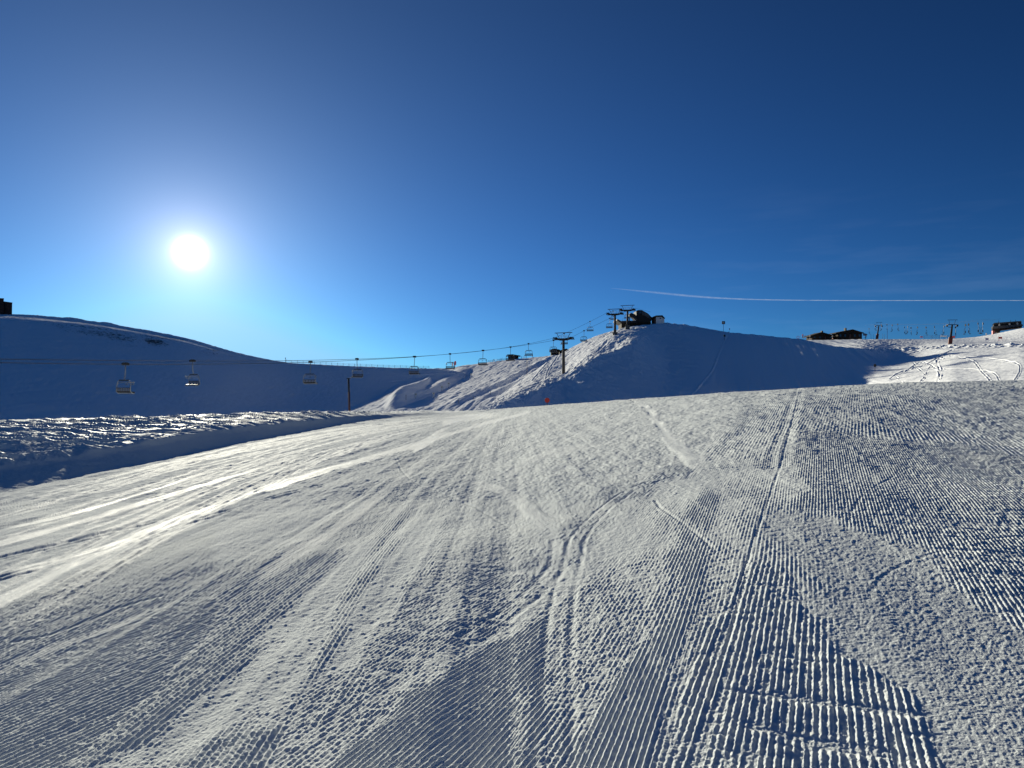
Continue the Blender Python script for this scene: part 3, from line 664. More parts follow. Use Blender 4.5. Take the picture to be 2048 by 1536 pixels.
# ------------------------------------------------------------------ chairlift
T1 = Vector((103/F*218.75, 218.75, 0)); LD = Vector((0.64, 0.77*1.75, 0)).normalized(); LP = Vector((LD.y, -LD.x, 0)); HALF = 2.75
LINE_ROT = math.atan2(LP.y, LP.x)
def on_rope(side, px):
    """run s along the line (0 at the first tower) where the rope on that side crosses an image column"""
    o = T1+LP*HALF*side; q = (px-1024)/F
    return (q*o.y-o.x)/(LD.x-q*LD.y)
def rope_pt(side, s, z): p = T1+LP*HALF*side+LD*s; return Vector((p.x, p.y, z))
def fit(side, pts):
    S_, Z_ = [], []
    for px, py in pts:
        s_ = on_rope(side, px); p = rope_pt(side, s_, 0); S_.append(s_); Z_.append((768-py)/F*p.y)
    return S_, Z_
ROPE = {}
for side, lo, mid, hi in ((-1, [(0, 718.5), (385, 722), (560, 721), (714, 718), (900, 709), (1057, 687), (1107, 677)], [(1109, 675.5), (1140, 662.5), (1180, 643), (1213, 626)], [(1213, 626), (1240, 618), (1275, 624)]),
                          (1, [(0, 725), (251, 728), (521, 727.5), (621, 725), (829, 713), (964, 701), (1107, 682.5), (1140, 674.5)], [(1145, 674), (1168, 661), (1220, 637), (1246, 624.5)], [(1246, 624.5), (1271, 616), (1302, 624)])):
    a = fit(side, lo); b = fit(side, mid); c = fit(side, hi)
    pa = np.polyfit(a[0], a[1], 3); pb = np.polyfit(b[0], b[1], 2)
    s1, s2 = b[0][0], b[0][-1]
    zs1 = np.polyval(pb, s1)
    def zf(s_, pa=pa, pb=pb, c=c, s1=s1, s2=s2, zs1=zs1):
        if s_ <= s1: return float(np.polyval(pa, s_)+(zs1-np.polyval(pa, s1))*math.exp((s_-s1)/18))
        if s_ <= s2: return float(np.polyval(pb, s_))
        return float(np.interp(s_, c[0], c[1])+(np.polyval(pb, s2)-c[1][0]))
    ROPE[side] = (zf, c[0][-1])
    s0 = on_rope(side, -260)
    ss_ = np.concatenate([np.arange(s0, c[0][-1], 1.5), [c[0][-1]]])
    pts = [rope_pt(side, x, zf(x)) for x in ss_]
    base = pts[0].copy()
    o = MB().tube([p-base for p in pts], 0.036, 6).build("lift_cable", STEEL, None, base, True)
    tag(o, ("upper of the two steel chairlift cables, running to the left ends of the tower arms" if side < 0 else
            "lower of the two steel chairlift cables, running to the right ends of the tower arms"), "cable", "haul cables of the chairlift")

def lift_tower(px, base, rope_z, D_, label, face_w=2.9):
    """column, arm with two trains of rollers, and a lifting frame above"""
    r = empty("lift_tower", base, LINE_ROT)          # local x across the line, y along it
    h = rope_z-base.z
    MB().tube([(0, 0, -1.2), (0, 0, 0.5)], [0.95, 0.85], 12).box((0, 0, 0.25), (1.7, 1.7, 0.35)).build("base", GREYP, r)
    MB().tube([(0, 0, 0.3), (0, 0, h*0.55), (0, 0, h-0.5)], [0.50, 0.44, 0.36], 14).build("column", STEEL, r, smooth=True)
    m = MB().box((0, 0, h-0.55), (2*face_w-0.4, 0.5, 0.42)); m.box((0, 0, h-0.85), (2.6, 0.42, 0.35))
    for sg in (-1, 1): m.prism([(sg*1.2, -0.22, h-1.0), (sg*2.6, -0.22, h-0.7), (sg*2.6, -0.22, h-0.4), (sg*1.2, -0.22, h-0.4)], 0.44)
    m.build("crossarm", STEEL, r)
    for sg in (-1, 1):
        w = MB(); x = sg*HALF
        w.box((x-sg*0.35, 0, h-0.32), (0.14, 3.4, 0.30)); w.box((x-sg*0.35, 0, h-0.1), (0.12, 1.6, 0.3)); w.box((x+sg*0.32, 0, h-0.55), (0.1, 3.0, 0.08)); w.box((x, 0, h-0.75), (0.9, 3.0, 0.06))
        sb = w.build("roller_train", STEEL, r)
        ww = MB()
        for k in range(6):
            yy = -1.5+0.6*k; ww.tube([(x-0.13, yy, h-0.25), (x+0.13, yy, h-0.25)], 0.24, 12)
        ww.build("rollers", BLACK, sb)
    g = MB()
    for sg in (-1, 1):
        g.tube([(sg*1.35, 0, h-0.4), (sg*2.3, 0, h+1.35)], 0.09, 6); g.tube([(sg*0.75, 0, h-0.3), (sg*0.75, 0, h+0.35)], 0.04, 6)
    g.tube([(-2.9, 0, h+1.38), (2.9, 0, h+1.38)], 0.11, 8); g.build("lifting_frame", RUST, r)
    rl = MB()
    for k in range(8): rl.tube([(-1.6+k*0.457, 0.35, h-0.35), (-1.6+k*0.457, 0.35, h+0.65)], 0.025, 5)
    rl.tube([(-1.7, 0.35, h+0.65), (1.7, 0.35, h+0.65)], 0.03, 5); rl.tube([(-1.7, 0.35, h+0.2), (1.7, 0.35, h+0.2)], 0.02, 5); rl.build("handrail", GALV, r)
    l = MB()
    for sx in (-0.18, 0.18): l.tube([(sx, -0.62, 0.8), (sx, -0.55, h-0.6)], 0.025, 5)
    for k in range(int((h-1.6)/0.35)): l.tube([(-0.18, -0.6, 1.0+k*0.35), (0.18, -0.6, 1.0+k*0.35)], 0.015, 4)
    l.build("ladder", GALV, r)
    tag(r, label, "lift tower", "steel towers of the chairlift"); return r
for px, pyb, s_, lab in ((1127, 752, 0.0, "nearest steel chairlift tower with crossarm, standing low on the sunlit flank of the snowy hill"),
                   (1230, 667, 54.3, "steel chairlift tower on the brow of the hill, left of the station roof"),
                   (1255, 653, None, "highest steel chairlift tower, rising right in front of the dark station on the hilltop")):
    if s_ is None: s_ = (55/165)*0+ (lambda q: (q*T1.y-T1.x)/(LD.x-q*LD.y))((px-1024)/F)
    p = T1+LD*s_; zr = 0.5*(ROPE[-1][0](s_)+ROPE[1][0](s_)); b = Vector((p.x, p.y, (768-pyb)/F*p.y))
    lift_tower(px, b, zr, p.y, lab)

def make_chair():
    r = empty("lift_chair", (0, 0, 0))
    MB().box((0, 0, 0.02), (0.16, 0.85, 0.20)).box((0, 0, 0.18), (0.5, 0.26, 0.14)).tube([(-0.1, -0.32, 0.06), (0.1, -0.32, 0.06)], 0.16, 8).tube([(-0.1, 0.32, 0.06), (0.1, 0.32, 0.06)], 0.16, 8).build("grip", BLACK, r)
    MB().tube([(0, 0, -0.05), (0, 0.0, -0.6), (0, -0.04, -1.2), (0.05, -0.16, -1.62), (0.08, -0.2, -1.85)], 0.055, 8).build("hanger", GALV, r, smooth=True)
    m = MB().box((0, -0.2, -1.86), (1.55, 0.16, 0.14))
    m.build("canopy_bar", STEEL, r)
    for sg in (-1, 1):
        MB().tube([(sg*0.75, -0.2, -1.86), (sg*0.98, -0.2, -1.98), (sg*1.10, -0.22, -2.3), (sg*1.18, -0.28, -3.2), (sg*1.15, 0.1, -3.42), (sg*1.1, 0.35, -3.36)], 0.045, 8).build("side_frame", GALV, r, smooth=True)
    R = Matrix.Rotation(math.radians(-5), 3, 'X')
    s = MB().box((0, 0.05, -3.26), (2.3, 0.52, 0.12), R).build("seat", BLACK, r); s
    bk = MB().box((0, -0.27, -3.18), (2.3, 0.05, 0.09)).box((0, -0.31, -2.76), (2.3, 0.06, 0.07)); bk.build("backrest", STEEL, r)
    sl = MB()
    for k in range(8): sl.box((-1.0+k*0.286, -0.295, -2.97), (0.17, 0.03, 0.36))
    sl.build("back_slats", SLAT, r)
    sbm = MB().tube([(-0.98, -0.22, -2.25), (-0.9, 0.35, -2.05), (-0.55, 0.75, -2.1), (0.55, 0.75, -2.1), (0.9, 0.35, -2.05), (0.98, -0.22, -2.25)], 0.03, 6)
    for sg in (-1, 1): sbm.tube([(sg*0.5, 0.75, -2.1), (sg*0.5, 0.55, -2.35)], 0.03, 6)
    sb = sbm.build("safety_bar", GALV, r)
    for sg in (-1, 1): MB().box((sg*0.5, 0.52, -2.37), (0.42, 0.16, 0.05)).build("footrest", GALV, sb)
    MB().tube([(-1.12, 0.32, -3.4), (1.12, 0.32, -3.4)], 0.035, 6).build("front_rail", GALV, r)
    return r
CH_L = [
 (1, 251, "largest empty lift chair, farthest left, hanging before the shaded hill below the sun"),
 (-1, 385, "empty lift chair with pale slats, second from the left, before the shaded hill"),
 (1, 621, "empty lift chair hanging just left of the tall rusty pole, before the blue shaded slope"),
 (-1, 714, "empty lift chair with pale slats hanging right at the top of the rusty pole"),
 (1, 829, "empty lift chair hanging over the far end of the ridge fence"),
 (-1, 900, "empty lift chair above the curved lit bank in the valley, left of the pink banners"),
 (1, 966, "empty lift chair between the pink banners and the people near the slope hut"),
 (1, 1021, "empty lift chair hanging in front of the small timber slope hut"),
 (-1, 1057, "empty lift chair above the skiers standing right of the slope hut"),
 (1, 1107, "empty lift chair left of the nearest tower, before the dark far building"),
 (-1, 1128, "empty lift chair half hidden behind the column of the nearest lift tower"),
 (1, 1168, "empty lift chair low over the sunlit snow just right of the nearest lift tower"),
 (-1, 1180, "empty lift chair against blue sky, halfway between the nearest tower and the brow tower"),
 (1, 1219, "empty lift chair hanging low just left of the brow tower's column"),
 (-1, 1226, "empty lift chair hanging high behind the brow tower, above the lower one"),
 (-1, 1254, "empty lift chair hanging behind the highest lift tower by the station"),
]
proto = make_chair()
for i, (side, px, lab) in enumerate(CH_L):
    o = proto if i == 0 else copy_tree(proto)
    s_ = on_rope(side, px); o.location = rope_pt(side, s_, ROPE[side][0](s_)-0.04)
    o.rotation_euler = (0, 0, LINE_ROT+(0 if side > 0 else math.pi)+math.radians((3, -4, 5, 2, -3)[i % 5]))
    tag(o, lab, "lift chair", "chairs hanging from the chairlift")

# ------------------------------------------------------------------ hilltop station and hut
DS = 176*S
st = empty("lift_station", at(1285, 650, DS))
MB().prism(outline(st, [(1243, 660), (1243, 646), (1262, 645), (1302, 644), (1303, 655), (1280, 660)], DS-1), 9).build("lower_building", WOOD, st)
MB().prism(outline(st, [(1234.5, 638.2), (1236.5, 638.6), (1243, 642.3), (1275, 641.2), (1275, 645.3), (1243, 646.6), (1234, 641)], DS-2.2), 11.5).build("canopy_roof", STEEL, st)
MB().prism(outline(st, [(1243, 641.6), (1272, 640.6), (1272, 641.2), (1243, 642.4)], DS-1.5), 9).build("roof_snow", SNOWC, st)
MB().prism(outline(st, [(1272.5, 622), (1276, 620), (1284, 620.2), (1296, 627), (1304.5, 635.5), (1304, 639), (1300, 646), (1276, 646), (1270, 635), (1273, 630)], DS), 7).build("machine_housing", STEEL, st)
w_ = MB().prism(outline(st, [(1284.5, 621.5), (1288.5, 623.4), (1297, 629.2), (1303, 635.5), (1300, 637), (1291, 632), (1284.5, 629.5)], DS-0.25), 0.25); w_.build("light_panel", GREYP, st)
MB().prism(outline(st, [(1277.5, 623.5), (1283.5, 623), (1283.5, 626.2), (1277.5, 626.8)], DS-0.12), 0.12).build("window", GLASS, st)
MB().prism(outline(st, [(1262, 625.5), (1271, 629), (1276, 640), (1271, 640), (1263, 633), (1258.5, 632.5), (1258.5, 629)], DS-1.2), 4).build("arrival_ramp", STEEL, st)
MB().tube(outline(st, [(1273, 646), (1273, 655)], DS-1.5), 0.25, 8).build("support", STEEL, st)
MB().tube(outline(st, [(1259, 636), (1259, 655)], DS-2.5), 0.18, 8).build("support", STEEL, st)
rr = MB(); a_ = outline(st, [(1245, 641.5), (1250, 641.3), (1255, 641), (1260, 640.8), (1265, 640.6), (1270, 640.4)], DS-1.8)
for p in a_: rr.tube([p, p+Vector((0, 0, 1.0))], 0.04, 5)
rr.tube([a_[0]+Vector((0, 0, 1)), a_[-1]+Vector((0, 0, 1))], 0.04, 5); rr.build("handrail", GALV, st)
tag(st, "dark chairlift top station with sloping machine housing and upswept low roof on the hilltop", "lift station")

hu = empty("hut", at(1318, 646, DS))
MB().prism(outline(hu, [(1312, 648), (1312, 633.5), (1324, 632.5), (1328.8, 637.5), (1328.8, 648)], DS-1), 5).build("wall", WHITE, hu)
MB().prism(outline(hu, [(1307.5, 648), (1307.5, 635), (1312, 633.7), (1312, 648)], DS-0.9), 4.8).build("side_wall", WOOD, hu)
MB().prism(outline(hu, [(1303, 636), (1303, 634.6), (1312, 631), (1324.8, 630.4), (1330, 636), (1329.4, 637.6), (1324, 632.6), (1312, 633.5)], DS-1.8), 6.6).build("roof", WOOD, hu)
MB().prism(outline(hu, [(1319.6, 635.2), (1322.2, 635.2), (1322.2, 637.6), (1319.6, 637.6)], DS-1.1), 0.1).build("window", GLASS, hu)
MB().prism(outline(hu, [(1308.5, 646.5), (1308.5, 637), (1311.2, 636.5), (1311.2, 646.5)], DS-1.0), 0.1).build("door", RUST, hu)
tag(hu, "small white hut with dark pitched roof, right of the lift station on the hilltop", "hut")

# ------------------------------------------------------------------ building at the left edge
DB = 205*S; AXL = Vector((-.74, 1, 0)).normalized()
bl = empty("brick_building", at(10, 626, DB))
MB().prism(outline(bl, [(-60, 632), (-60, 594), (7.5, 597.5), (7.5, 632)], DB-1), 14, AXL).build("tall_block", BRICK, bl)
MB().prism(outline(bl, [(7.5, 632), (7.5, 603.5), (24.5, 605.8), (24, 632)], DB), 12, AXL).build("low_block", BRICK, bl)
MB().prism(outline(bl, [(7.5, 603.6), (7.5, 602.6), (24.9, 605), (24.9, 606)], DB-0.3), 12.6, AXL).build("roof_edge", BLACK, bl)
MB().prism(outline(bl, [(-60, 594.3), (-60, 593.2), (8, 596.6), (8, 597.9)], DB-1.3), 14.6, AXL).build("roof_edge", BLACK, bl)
MB().prism(outline(bl, [(9.5, 606), (11, 606.2), (11, 616), (9.5, 616)], DB-0.08), 0.08).build("window", GLASS, bl)
tag(bl, "dark brown two-step building on the ridge at the far left edge, below the sun", "building")

# ------------------------------------------------------------------ fences
def spot(patch, px, py):
    p0, P, Dd, Zz = patch; j = int(np.argmin(np.abs(p0-px))); i = int(np.argmin(np.abs(P[:, j]-py))); return Vector(((px-1024)/F*Dd[i, j], Dd[i, j], Zz[i, j]))
def crest_pt(patch, px, dlo=0, dhi=1e9):
    p0, P, Dd, Zz = patch; j = int(np.argmin(np.abs(p0-px))); c = np.where((Dd[:, j] > dlo) & (Dd[:, j] < dhi), P[:, j], 1e9); i = int(np.argmin(c)); return Vector(((px-1024)/F*Dd[i, j], Dd[i, j], Zz[i, j]))
fp = [crest_pt(LEFT, px) for px in np.linspace(572, 858, 26)]
fr = empty("ridge_fence", fp[0])
for p in fp: MB().tube([p-fp[0]-Vector((0, 0, 0.4)), p-fp[0]+Vector((0, 0, 1.35))], 0.075, 6).build("post", WOOD, fr)
rl = MB()
for a, b in zip(fp[:-1], fp[1:]):
    for hh in (0.35, 0.62, 0.9, 1.2): rl.tube([a-fp[0]+Vector((0, 0, hh)), b-fp[0]+Vector((0, 0, hh))], 0.032, 4)
rl.build("rails", SLAT, fr)
tag(fr, "long low wooden snow fence running along the shaded ridge behind the lift chairs", "fence")
MB_ = MB().tube([(0, 0, -0.5), (0, 0, 1.9)], 0.09, 6).box((0, 0, 1.9), (0.5, 0.1, 0.4)); o = MB_.build("marker_post", WOOD, None, crest_pt(LEFT, 571)); tag(o, "short dark post at the left end of the ridge fence", "post")

# ------------------------------------------------------------------ people
def person(loc, rz, jacket, label, skis=True, h=1.75, lean=0.0):
    V = [(0, 0, .95), (0, .0, 1.15), (0, .02+lean*.3, 1.38), (0, .03+lean*.5, 1.5), (0, .05+lean*.6, 1.62), (0, .05+lean*.6, 1.74),
         (-.10, 0, .9), (-.13, .05, .5), (-.13, 0, .09), (-.13, .14, .04), (.10, 0, .9), (.13, .05, .5), (.13, 0, .09), (.13, .14, .04),
         (-.19, .01+lean*.4, 1.42), (-.29, 0+lean*.3, 1.16), (-.27, .22+lean*.2, 1.02), (.19, .01+lean*.4, 1.42), (.29, 0+lean*.3, 1.16), (.27, .22+lean*.2, 1.02)]
    E = [(0, 1), (1, 2), (2, 3), (3, 4), (4, 5), (0, 6), (6, 7), (7, 8), (8, 9), (0, 10), (10, 11), (11, 12), (12, 13), (2, 14), (14, 15), (15, 16), (2, 17), (17, 18), (18, 19)]
    Rr = [.16, .16, .18, .07, .12, .10, .11, .085, .075, .06, .11, .085, .075, .06, .08, .06, .05, .08, .06, .05]
    me = bpy.data.meshes.new("person"); me.from_pydata([(x*h/1.75, y*h/1.75, z*h/1.75) for x, y, z in V], E, []); o = bpy.data.objects.new("person", me); COL.objects.link(o)
    md = o.modifiers.new("skin", 'SKIN'); sv = me.skin_vertices[0].data
    for k, r_ in enumerate(Rr): sv[k].radius = (r_, r_)
    sv[0].use_root = True
    o.modifiers.new("sub", 'SUBSURF').levels = 1
    dg = bpy.context.evaluated_depsgraph_get(); m2 = bpy.data.meshes.new_from_object(o.evaluated_get(dg)); COL.objects.unlink(o); bpy.data.objects.remove(o)
    for m in (jacket, BLACK, SKIN): m2.materials.append(m)
    for p in m2.polygons:
        z = p.center.z*1.75/h; p.material_index = 1 if z < 0.9 else (2 if 1.52 < z < 1.67 and p.center.y > .05 else (1 if z > 1.6 else 0)); p.use_smooth = True
    m2.name = "person"; o = bpy.data.objects.new("person", m2); COL.objects.link(o); o.location = loc; o.rotation_euler = (0, 0, rz)
    if skis:
        for sx in (-.13, .13): MB().box((sx, .1, .015), (.08, 1.6, .03)).prism([(sx-.04, .9, 0), (sx-.04, 1.05, .10), (sx-.04, 1.05, .13), (sx-.04, .9, .03)], .08, Vector((1, 0, 0))).build("ski", RED, o)
        for sx, px_ in ((-.27, -.33), (.27, .33)): MB().tube([(sx, .25, 1.03), (px_, .0, 0.0)], .012, 5).build("ski_pole", BLACK, o)
    tag(o, label, "person"); return o

# ------------------------------------------------------------------ the far terrace: huts, people, banners
def vspot(px, py=None, d=0):
    p = crest_pt(VALLEY, px) if py is None else spot(VALLEY, px, py); return p
def gable_hut(name, px0, px1, pyb, pyt, pye, D_, label, wallm, over=3, ridge=0.5, chim=None, depth=7, base=None):
    r = empty(name, at((px0+px1)/2, pyb, D_)); pr = px0+(px1-px0)*ridge
    MB().prism(outline(r, [(px0, pyb+5), (px0, pye), (pr, pyt+1.2), (px1, pye), (px1, pyb+5)], D_), depth).build("wall", wallm, r)
    k = 1.6
    MB().prism(outline(r, [(px0-over, pye+k+.2), (px0-over, pye-0.2+k*.3), (pr, pyt), (px1+over, pye-0.2+k*.3), (px1+over, pye+k+.2), (pr, pyt+k)], D_-1), depth+2).build("roof", WOOD, r)
    if chim: MB().prism(outline(r, [(chim-1.3, pyt+4), (chim-1.3, pyt-2.6), (chim+1.3, pyt-2.6), (chim+1.3, pyt+4)], D_+2), 1.6).build("chimney", GREYP, r)
    n = max(2, int((px1-px0)/9))
    for k_ in range(n):
        cx = px0+(px1-px0)*(k_+0.5)/n; hh = (pyb-pye)
        if k_ == n//2: MB().prism(outline(r, [(cx-1.2, pyb), (cx-1.2, pye+hh*.25), (cx+1.2, pye+hh*.25), (cx+1.2, pyb)], D_-0.08), .08).build("door", RUST, r)
        else: MB().prism(outline(r, [(cx-1.6, pye+hh*.7), (cx-1.6, pye+hh*.3), (cx+1.6, pye+hh*.3), (cx+1.6, pye+hh*.7)], D_-0.06), .06).build("window", GLASS, r)
    tag(r, label, "hut"); return r
Dv = float(crest_pt(VALLEY, 1025).y)
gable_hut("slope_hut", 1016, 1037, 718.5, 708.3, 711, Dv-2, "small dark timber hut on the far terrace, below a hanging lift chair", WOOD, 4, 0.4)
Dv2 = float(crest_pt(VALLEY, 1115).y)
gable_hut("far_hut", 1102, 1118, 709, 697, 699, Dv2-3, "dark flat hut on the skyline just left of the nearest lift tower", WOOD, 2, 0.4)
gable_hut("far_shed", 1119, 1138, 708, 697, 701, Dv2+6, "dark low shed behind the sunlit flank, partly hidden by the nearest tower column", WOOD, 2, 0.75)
PE = [(988, 0.6, BLACK, "skier in black standing left of the slope hut on the far terrace"),
      (1043.5, 1.2, BLACK, "skier in dark clothes standing just right of the slope hut"),
      (1048, 2.0, CREAM, "skier in cream jacket in the cluster right of the slope hut"),
      (1052, 4.0, ORANGE, "skier in orange-brown jacket in the cluster right of the slope hut"),
      (1065, 3.1, BLACK, "skier in black standing alone below the chair right of the slope hut")]
for px, rz, m, lab in PE: person(vspot(px)+Vector((0, -1, 0)), rz, m, lab, True, 1.8)
person(spot(VALLEY, 807, 748), 2.4, BLACK, "small lone skier in black on the run at the end of the shaded hill")
def beach_flag(loc, mat, label, lean, h=4.2):
    r = empty("banner", loc)
    MB().tube([(0, 0, -0.3), (0, 0, h*0.7), (lean*0.4, 0, h*0.93), (lean, 0, h)], [0.04, 0.035, 0.03, 0.02], 6).build("pole", BLACK, r)
    MB().prism([(0.05, 0, h*0.25), (lean*0.9+.5, 0, h*0.42), (lean+.45, 0, h*0.85), (lean, 0, h), (lean*0.4, 0, h*0.93), (0.02, 0, h*0.7)], 0.04).build("cloth", mat, r)
    tag(r, label, "banner", "banners at the terrace edge"); return r
beach_flag(vspot(904)+Vector((0, -1, 0)), WHITE, "pale narrow banner at the left end of the far terrace", 0.35, 4.0)
beach_flag(vspot(908)+Vector((0, -1, 0)), PINK, "pink banner leaning right, second of the pair on the far terrace", 1.1, 4.3)
def deck_chair(px, mat, label):
    b = vspot(px)+Vector((0, -1.5, 0)); r = empty("deck_chair", b)
    MB().tube([(-.35, 0, 0), (.75, 0, 1.9)], .05, 5).tube([(-.35, 1.0, 0), (.75, 1.0, 1.9)], .05, 5).tube([(.8, 0, 0), (-.1, 0, 1.0)], .05, 5).tube([(.8, 1, 0), (-.1, 1, 1.0)], .05, 5).build("frame", SLAT, r)
    R = Matrix.Rotation(math.radians(-60), 3, 'Y'); MB().box((.25, .5, 1.05), (1.9, .95, .05), R).build("cloth", mat, r)
    tag(r, label, "deck chair", "deck chairs on the far terrace"); return r
deck_chair(1000, RED, "red deck chair left of the slope hut"); deck_chair(1003, PINK, "pink deck chair beside the red one left of the slope hut")
tp = [vspot(px)+Vector((0, -0.5, 0)) for px in np.linspace(976, 1012, 9)]
tf = empty("terrace_fence", tp[0])
for p in tp: MB().tube([p-tp[0]-Vector((0, 0, .3)), p-tp[0]+Vector((0, 0, 1.2))], .06, 5).build("post", SLAT, tf)
m = MB()
for a, b in zip(tp[:-1], tp[1:]):
    for hh in (.5, 1.05): m.box((a+b)/2-tp[0]+Vector((0, 0, hh)), ((b-a).length, .05, .16), Matrix.Rotation(math.atan2((b-a).y, (b-a).x), 3, 'Z'))
m.build("rail", SLAT, tf); tag(tf, "pale wooden terrace fence left of the slope hut", "fence")

# poles and padded gates on the valley run
def snow_lance(px, pyb, pyt, patch, label, r_=0.12, arm=True, mats=(RUST, BLACK), name="snow_lance"):
    b = spot(patch, px, pyb) if patch is not None else pyb; top = (768-pyt)/F*b.y-b.z
    r = empty(name, b)
    MB().tube([(0, 0, -0.8), (0, 0, top*0.62)], r_, 10).build("lower_pole", mats[0], r, smooth=True)
    MB().tube([(0, 0, top*0.62), (0, 0, top)], r_*0.85, 10).build("upper_pole", mats[1], r, smooth=True)
    if arm: MB().tube([(-top*.14, 0, top), (top*.1, 0, top)], r_*.7, 6).build("head", mats[1], r)
    tag(r, label, "pole"); return r
pb = spot(PISTE, 699, 828); pb = Vector((pb.x, pb.y, pb.z))
r = empty("tall_pole", pb); tp_ = (768-757)/F*pb.y-pb.z
MB().tube([(0, 0, -1.0), (-0.08, 0, tp_*0.62)], 0.15, 12).build("lower_pole", RUST, r, smooth=True)
MB().tube([(-0.08, 0, tp_*0.62), (-0.15, 0, tp_)], 0.14, 12).build("upper_pole", STEEL, r, smooth=True)
MB().box((-0.15, 0, tp_+0.02), (0.55, 0.3, 0.12)).build("cap", STEEL, r)
tag(r, "tall slender rusty red pole standing on the snow bank below a lift chair", "pole")
snow_lance(1054, 752, 719.5, VALLEY, "thin tall snow lance below the skiers, on the groomed valley run", 0.10)
GT = [(831, 797, 788, "padded white post lowest and leftmost on the valley run, casting a long shadow"), (867, 796, 786, "padded white post second from the left on the valley run, with a long shadow"),
      (883.5, 783, 773, "dark topped padded post above the two lowest on the valley run"), (897, 777, 766, "slim padded post in the middle of the valley run"),
      (942, 757, 747, "white square-topped padded post highest on the valley run")]
for px, pyb, pyt, lab in GT:
    b = spot(VALLEY, px, pyb); h = (pyb-pyt)/F*b.y; r = empty("padded_post", b)
    MB().tube([(0, 0, -.3), (0, 0, h)], .09, 6).build("pole", GALV, r)
    MB().box((0, 0, h*.5), (.55, .4, h*.55)).build("pad", WHITE, r); MB().box((0.05, 0, h*.93), (.75, .12, .65)).build("top_panel", CREAM, r)
    tag(r, lab, "padded post", "padded posts on the valley run")
MP = [(738, 823, 812, LEFT, "thin dark marker pole at the foot of the shaded hill, right of the rusty pole"), (947, 799, 793, VALLEY, "short dark stake on the right edge of the valley run, middle one"),
      (917, 807, 800, VALLEY, "short dark stake lowest on the right edge of the valley run"), (981, 790, 783, VALLEY, "short dark stake higher on the right edge of the valley run"), (812, 800, 790, VALLEY, "short stake left of the padded posts by the curved bank")]
for px, pyb, pyt, pt, lab in MP:
    b = spot(pt, px, pyb); h = (pyb-pyt)/F*b.y; o = MB().tube([(0, 0, -.4), (0, 0, h)], .06, 6).tube([(0, 0, h*.8), (0, 0, h)], .1, 6).build("marker_pole", STEEL, None, b); tag(o, lab, "marker pole", "small marker poles beside the runs")

# ------------------------------------------------------------------ piste signs
def disc_sign(b, pyc, rad_px, label, mat=RED):
    r = empty("piste_marker", b); zc = (768-pyc)/F*b.y-b.z; rad = rad_px/F*b.y
    MB().tube([(0, 0, -0.3), (0, 0, zc)], max(0.018, rad*.12), 8).build("pole", RUST, r)
    MB().tube([(0, -0.03, zc), (0, 0.0, zc)], rad, 24).tube([(0, -0.036, zc), (0, -0.03, zc)], rad*.8, 24).build("disc", mat, r)
    tag(r, label, "piste marker", "round piste marker signs"); return r
disc_sign(crest_pt(PISTE, 1094, 0, 120)+Vector((0, -0.3, 0)), 800.5, 5.0, "largest red round piste marker on a pole at the crest of the near piste")
disc_sign(spot(HILL, 1416, 748), 740, 3.0, "dark round marker low on the left edge of the shaded groomed run", BLACK)
disc_sign(spot(HILL, 1449, 681), 671.5, 2.2, "small round marker near the top of the shaded hill, under the square sign", BLACK)
disc_sign(spot(HILL, 1750, 743), 731, 3.0, "dark round marker in the shade at the right side of the run", BLACK)
b = crest_pt(HILL, 1446, 0, 320); r = empty("square_sign", b+Vector((0, -.5, 0))); z_ = (768-643)/F*b.y-b.z; k = b.y/F
MB().tube([(0, 0, -.5), (0, 0, z_)], .07, 8).build("pole", STEEL, r)
MB().box((0, -.1, z_-2.6*k), (6.4*k, .12, 6*k)).build("board", GREYP, r); MB().box((-.2*k, -.18, z_-2.6*k), (2.6*k, .04, 2.4*k)).build("label", CREAM, r)
tag(r, "square grey sign board on a pole on the skyline of the shaded ridge", "sign")
b = crest_pt(HILL, 1459, 0, 320); z_ = (768-658)/F*b.y-b.z
r = empty("ball_marker", b); MB().tube([(0, 0, -.3), (0, 0, z_)], .03, 6).build("pole", GALV, r); MB().tube([(0, 0, z_-.22), (0, 0, z_-.1), (0, 0, z_+.1), (0, 0, z_+.22)], [.1, .24, .24, .1], 10).build("ball", RED, r)
tag(r, "tiny round-headed marker right of the square sign on the ridge", "marker")

# ------------------------------------------------------------------ plateau on the right
DP = 202*S
gable_hut("chalet", 1624, 1667, 678, 664, 671.5, DP+6, "dark low gabled chalet on the skyline, left of the larger chalet", WOOD, 5, 0.47, 1645)
gable_hut("chalet", 1676, 1724, 677, 658.5, 665, DP+4, "larger dark chalet with chimney on the skyline, left of the drag lift", WOOD, 4, 0.62, 1692)
o = MB().prism([at(1666, 682, DP+8)-at(1670, 680, DP+8), at(1666, 670, DP+8)-at(1670, 680, DP+8), at(1677, 670, DP+8)-at(1670, 680, DP+8), at(1677, 682, DP+8)-at(1670, 680, DP+8)], 4)
q = o.build("link_shed", WOOD, None, at(1670, 680, DP+8)); tag(q, "small dark shed linking the two chalets", "shed")
person(crest_pt(HILL, 1606, 300, 400) if False else at(1605.5, 677.5, DP-30), 2.6, PINK, "person in a bulky pink-red jacket on the skyline left of the chalets", False, 2.3)
person(at(1610, 677.8, DP-30), 1.0, BLACK, "person in dark clothes beside the pink jacket, left of the chalets", False, 1.9)
person(at(1620, 677.5, DP-20), 3.0, WHITE, "person in white at the left corner of the low chalet", True, 2.0)
person(at(1665, 677.2, DP-10), 3.0, CREAM, "small person in cream before the link between the chalets", True, 1.7)
b = at(1596, 677.5, DP-30); r = empty("hoop_banner", b); k = DP/F
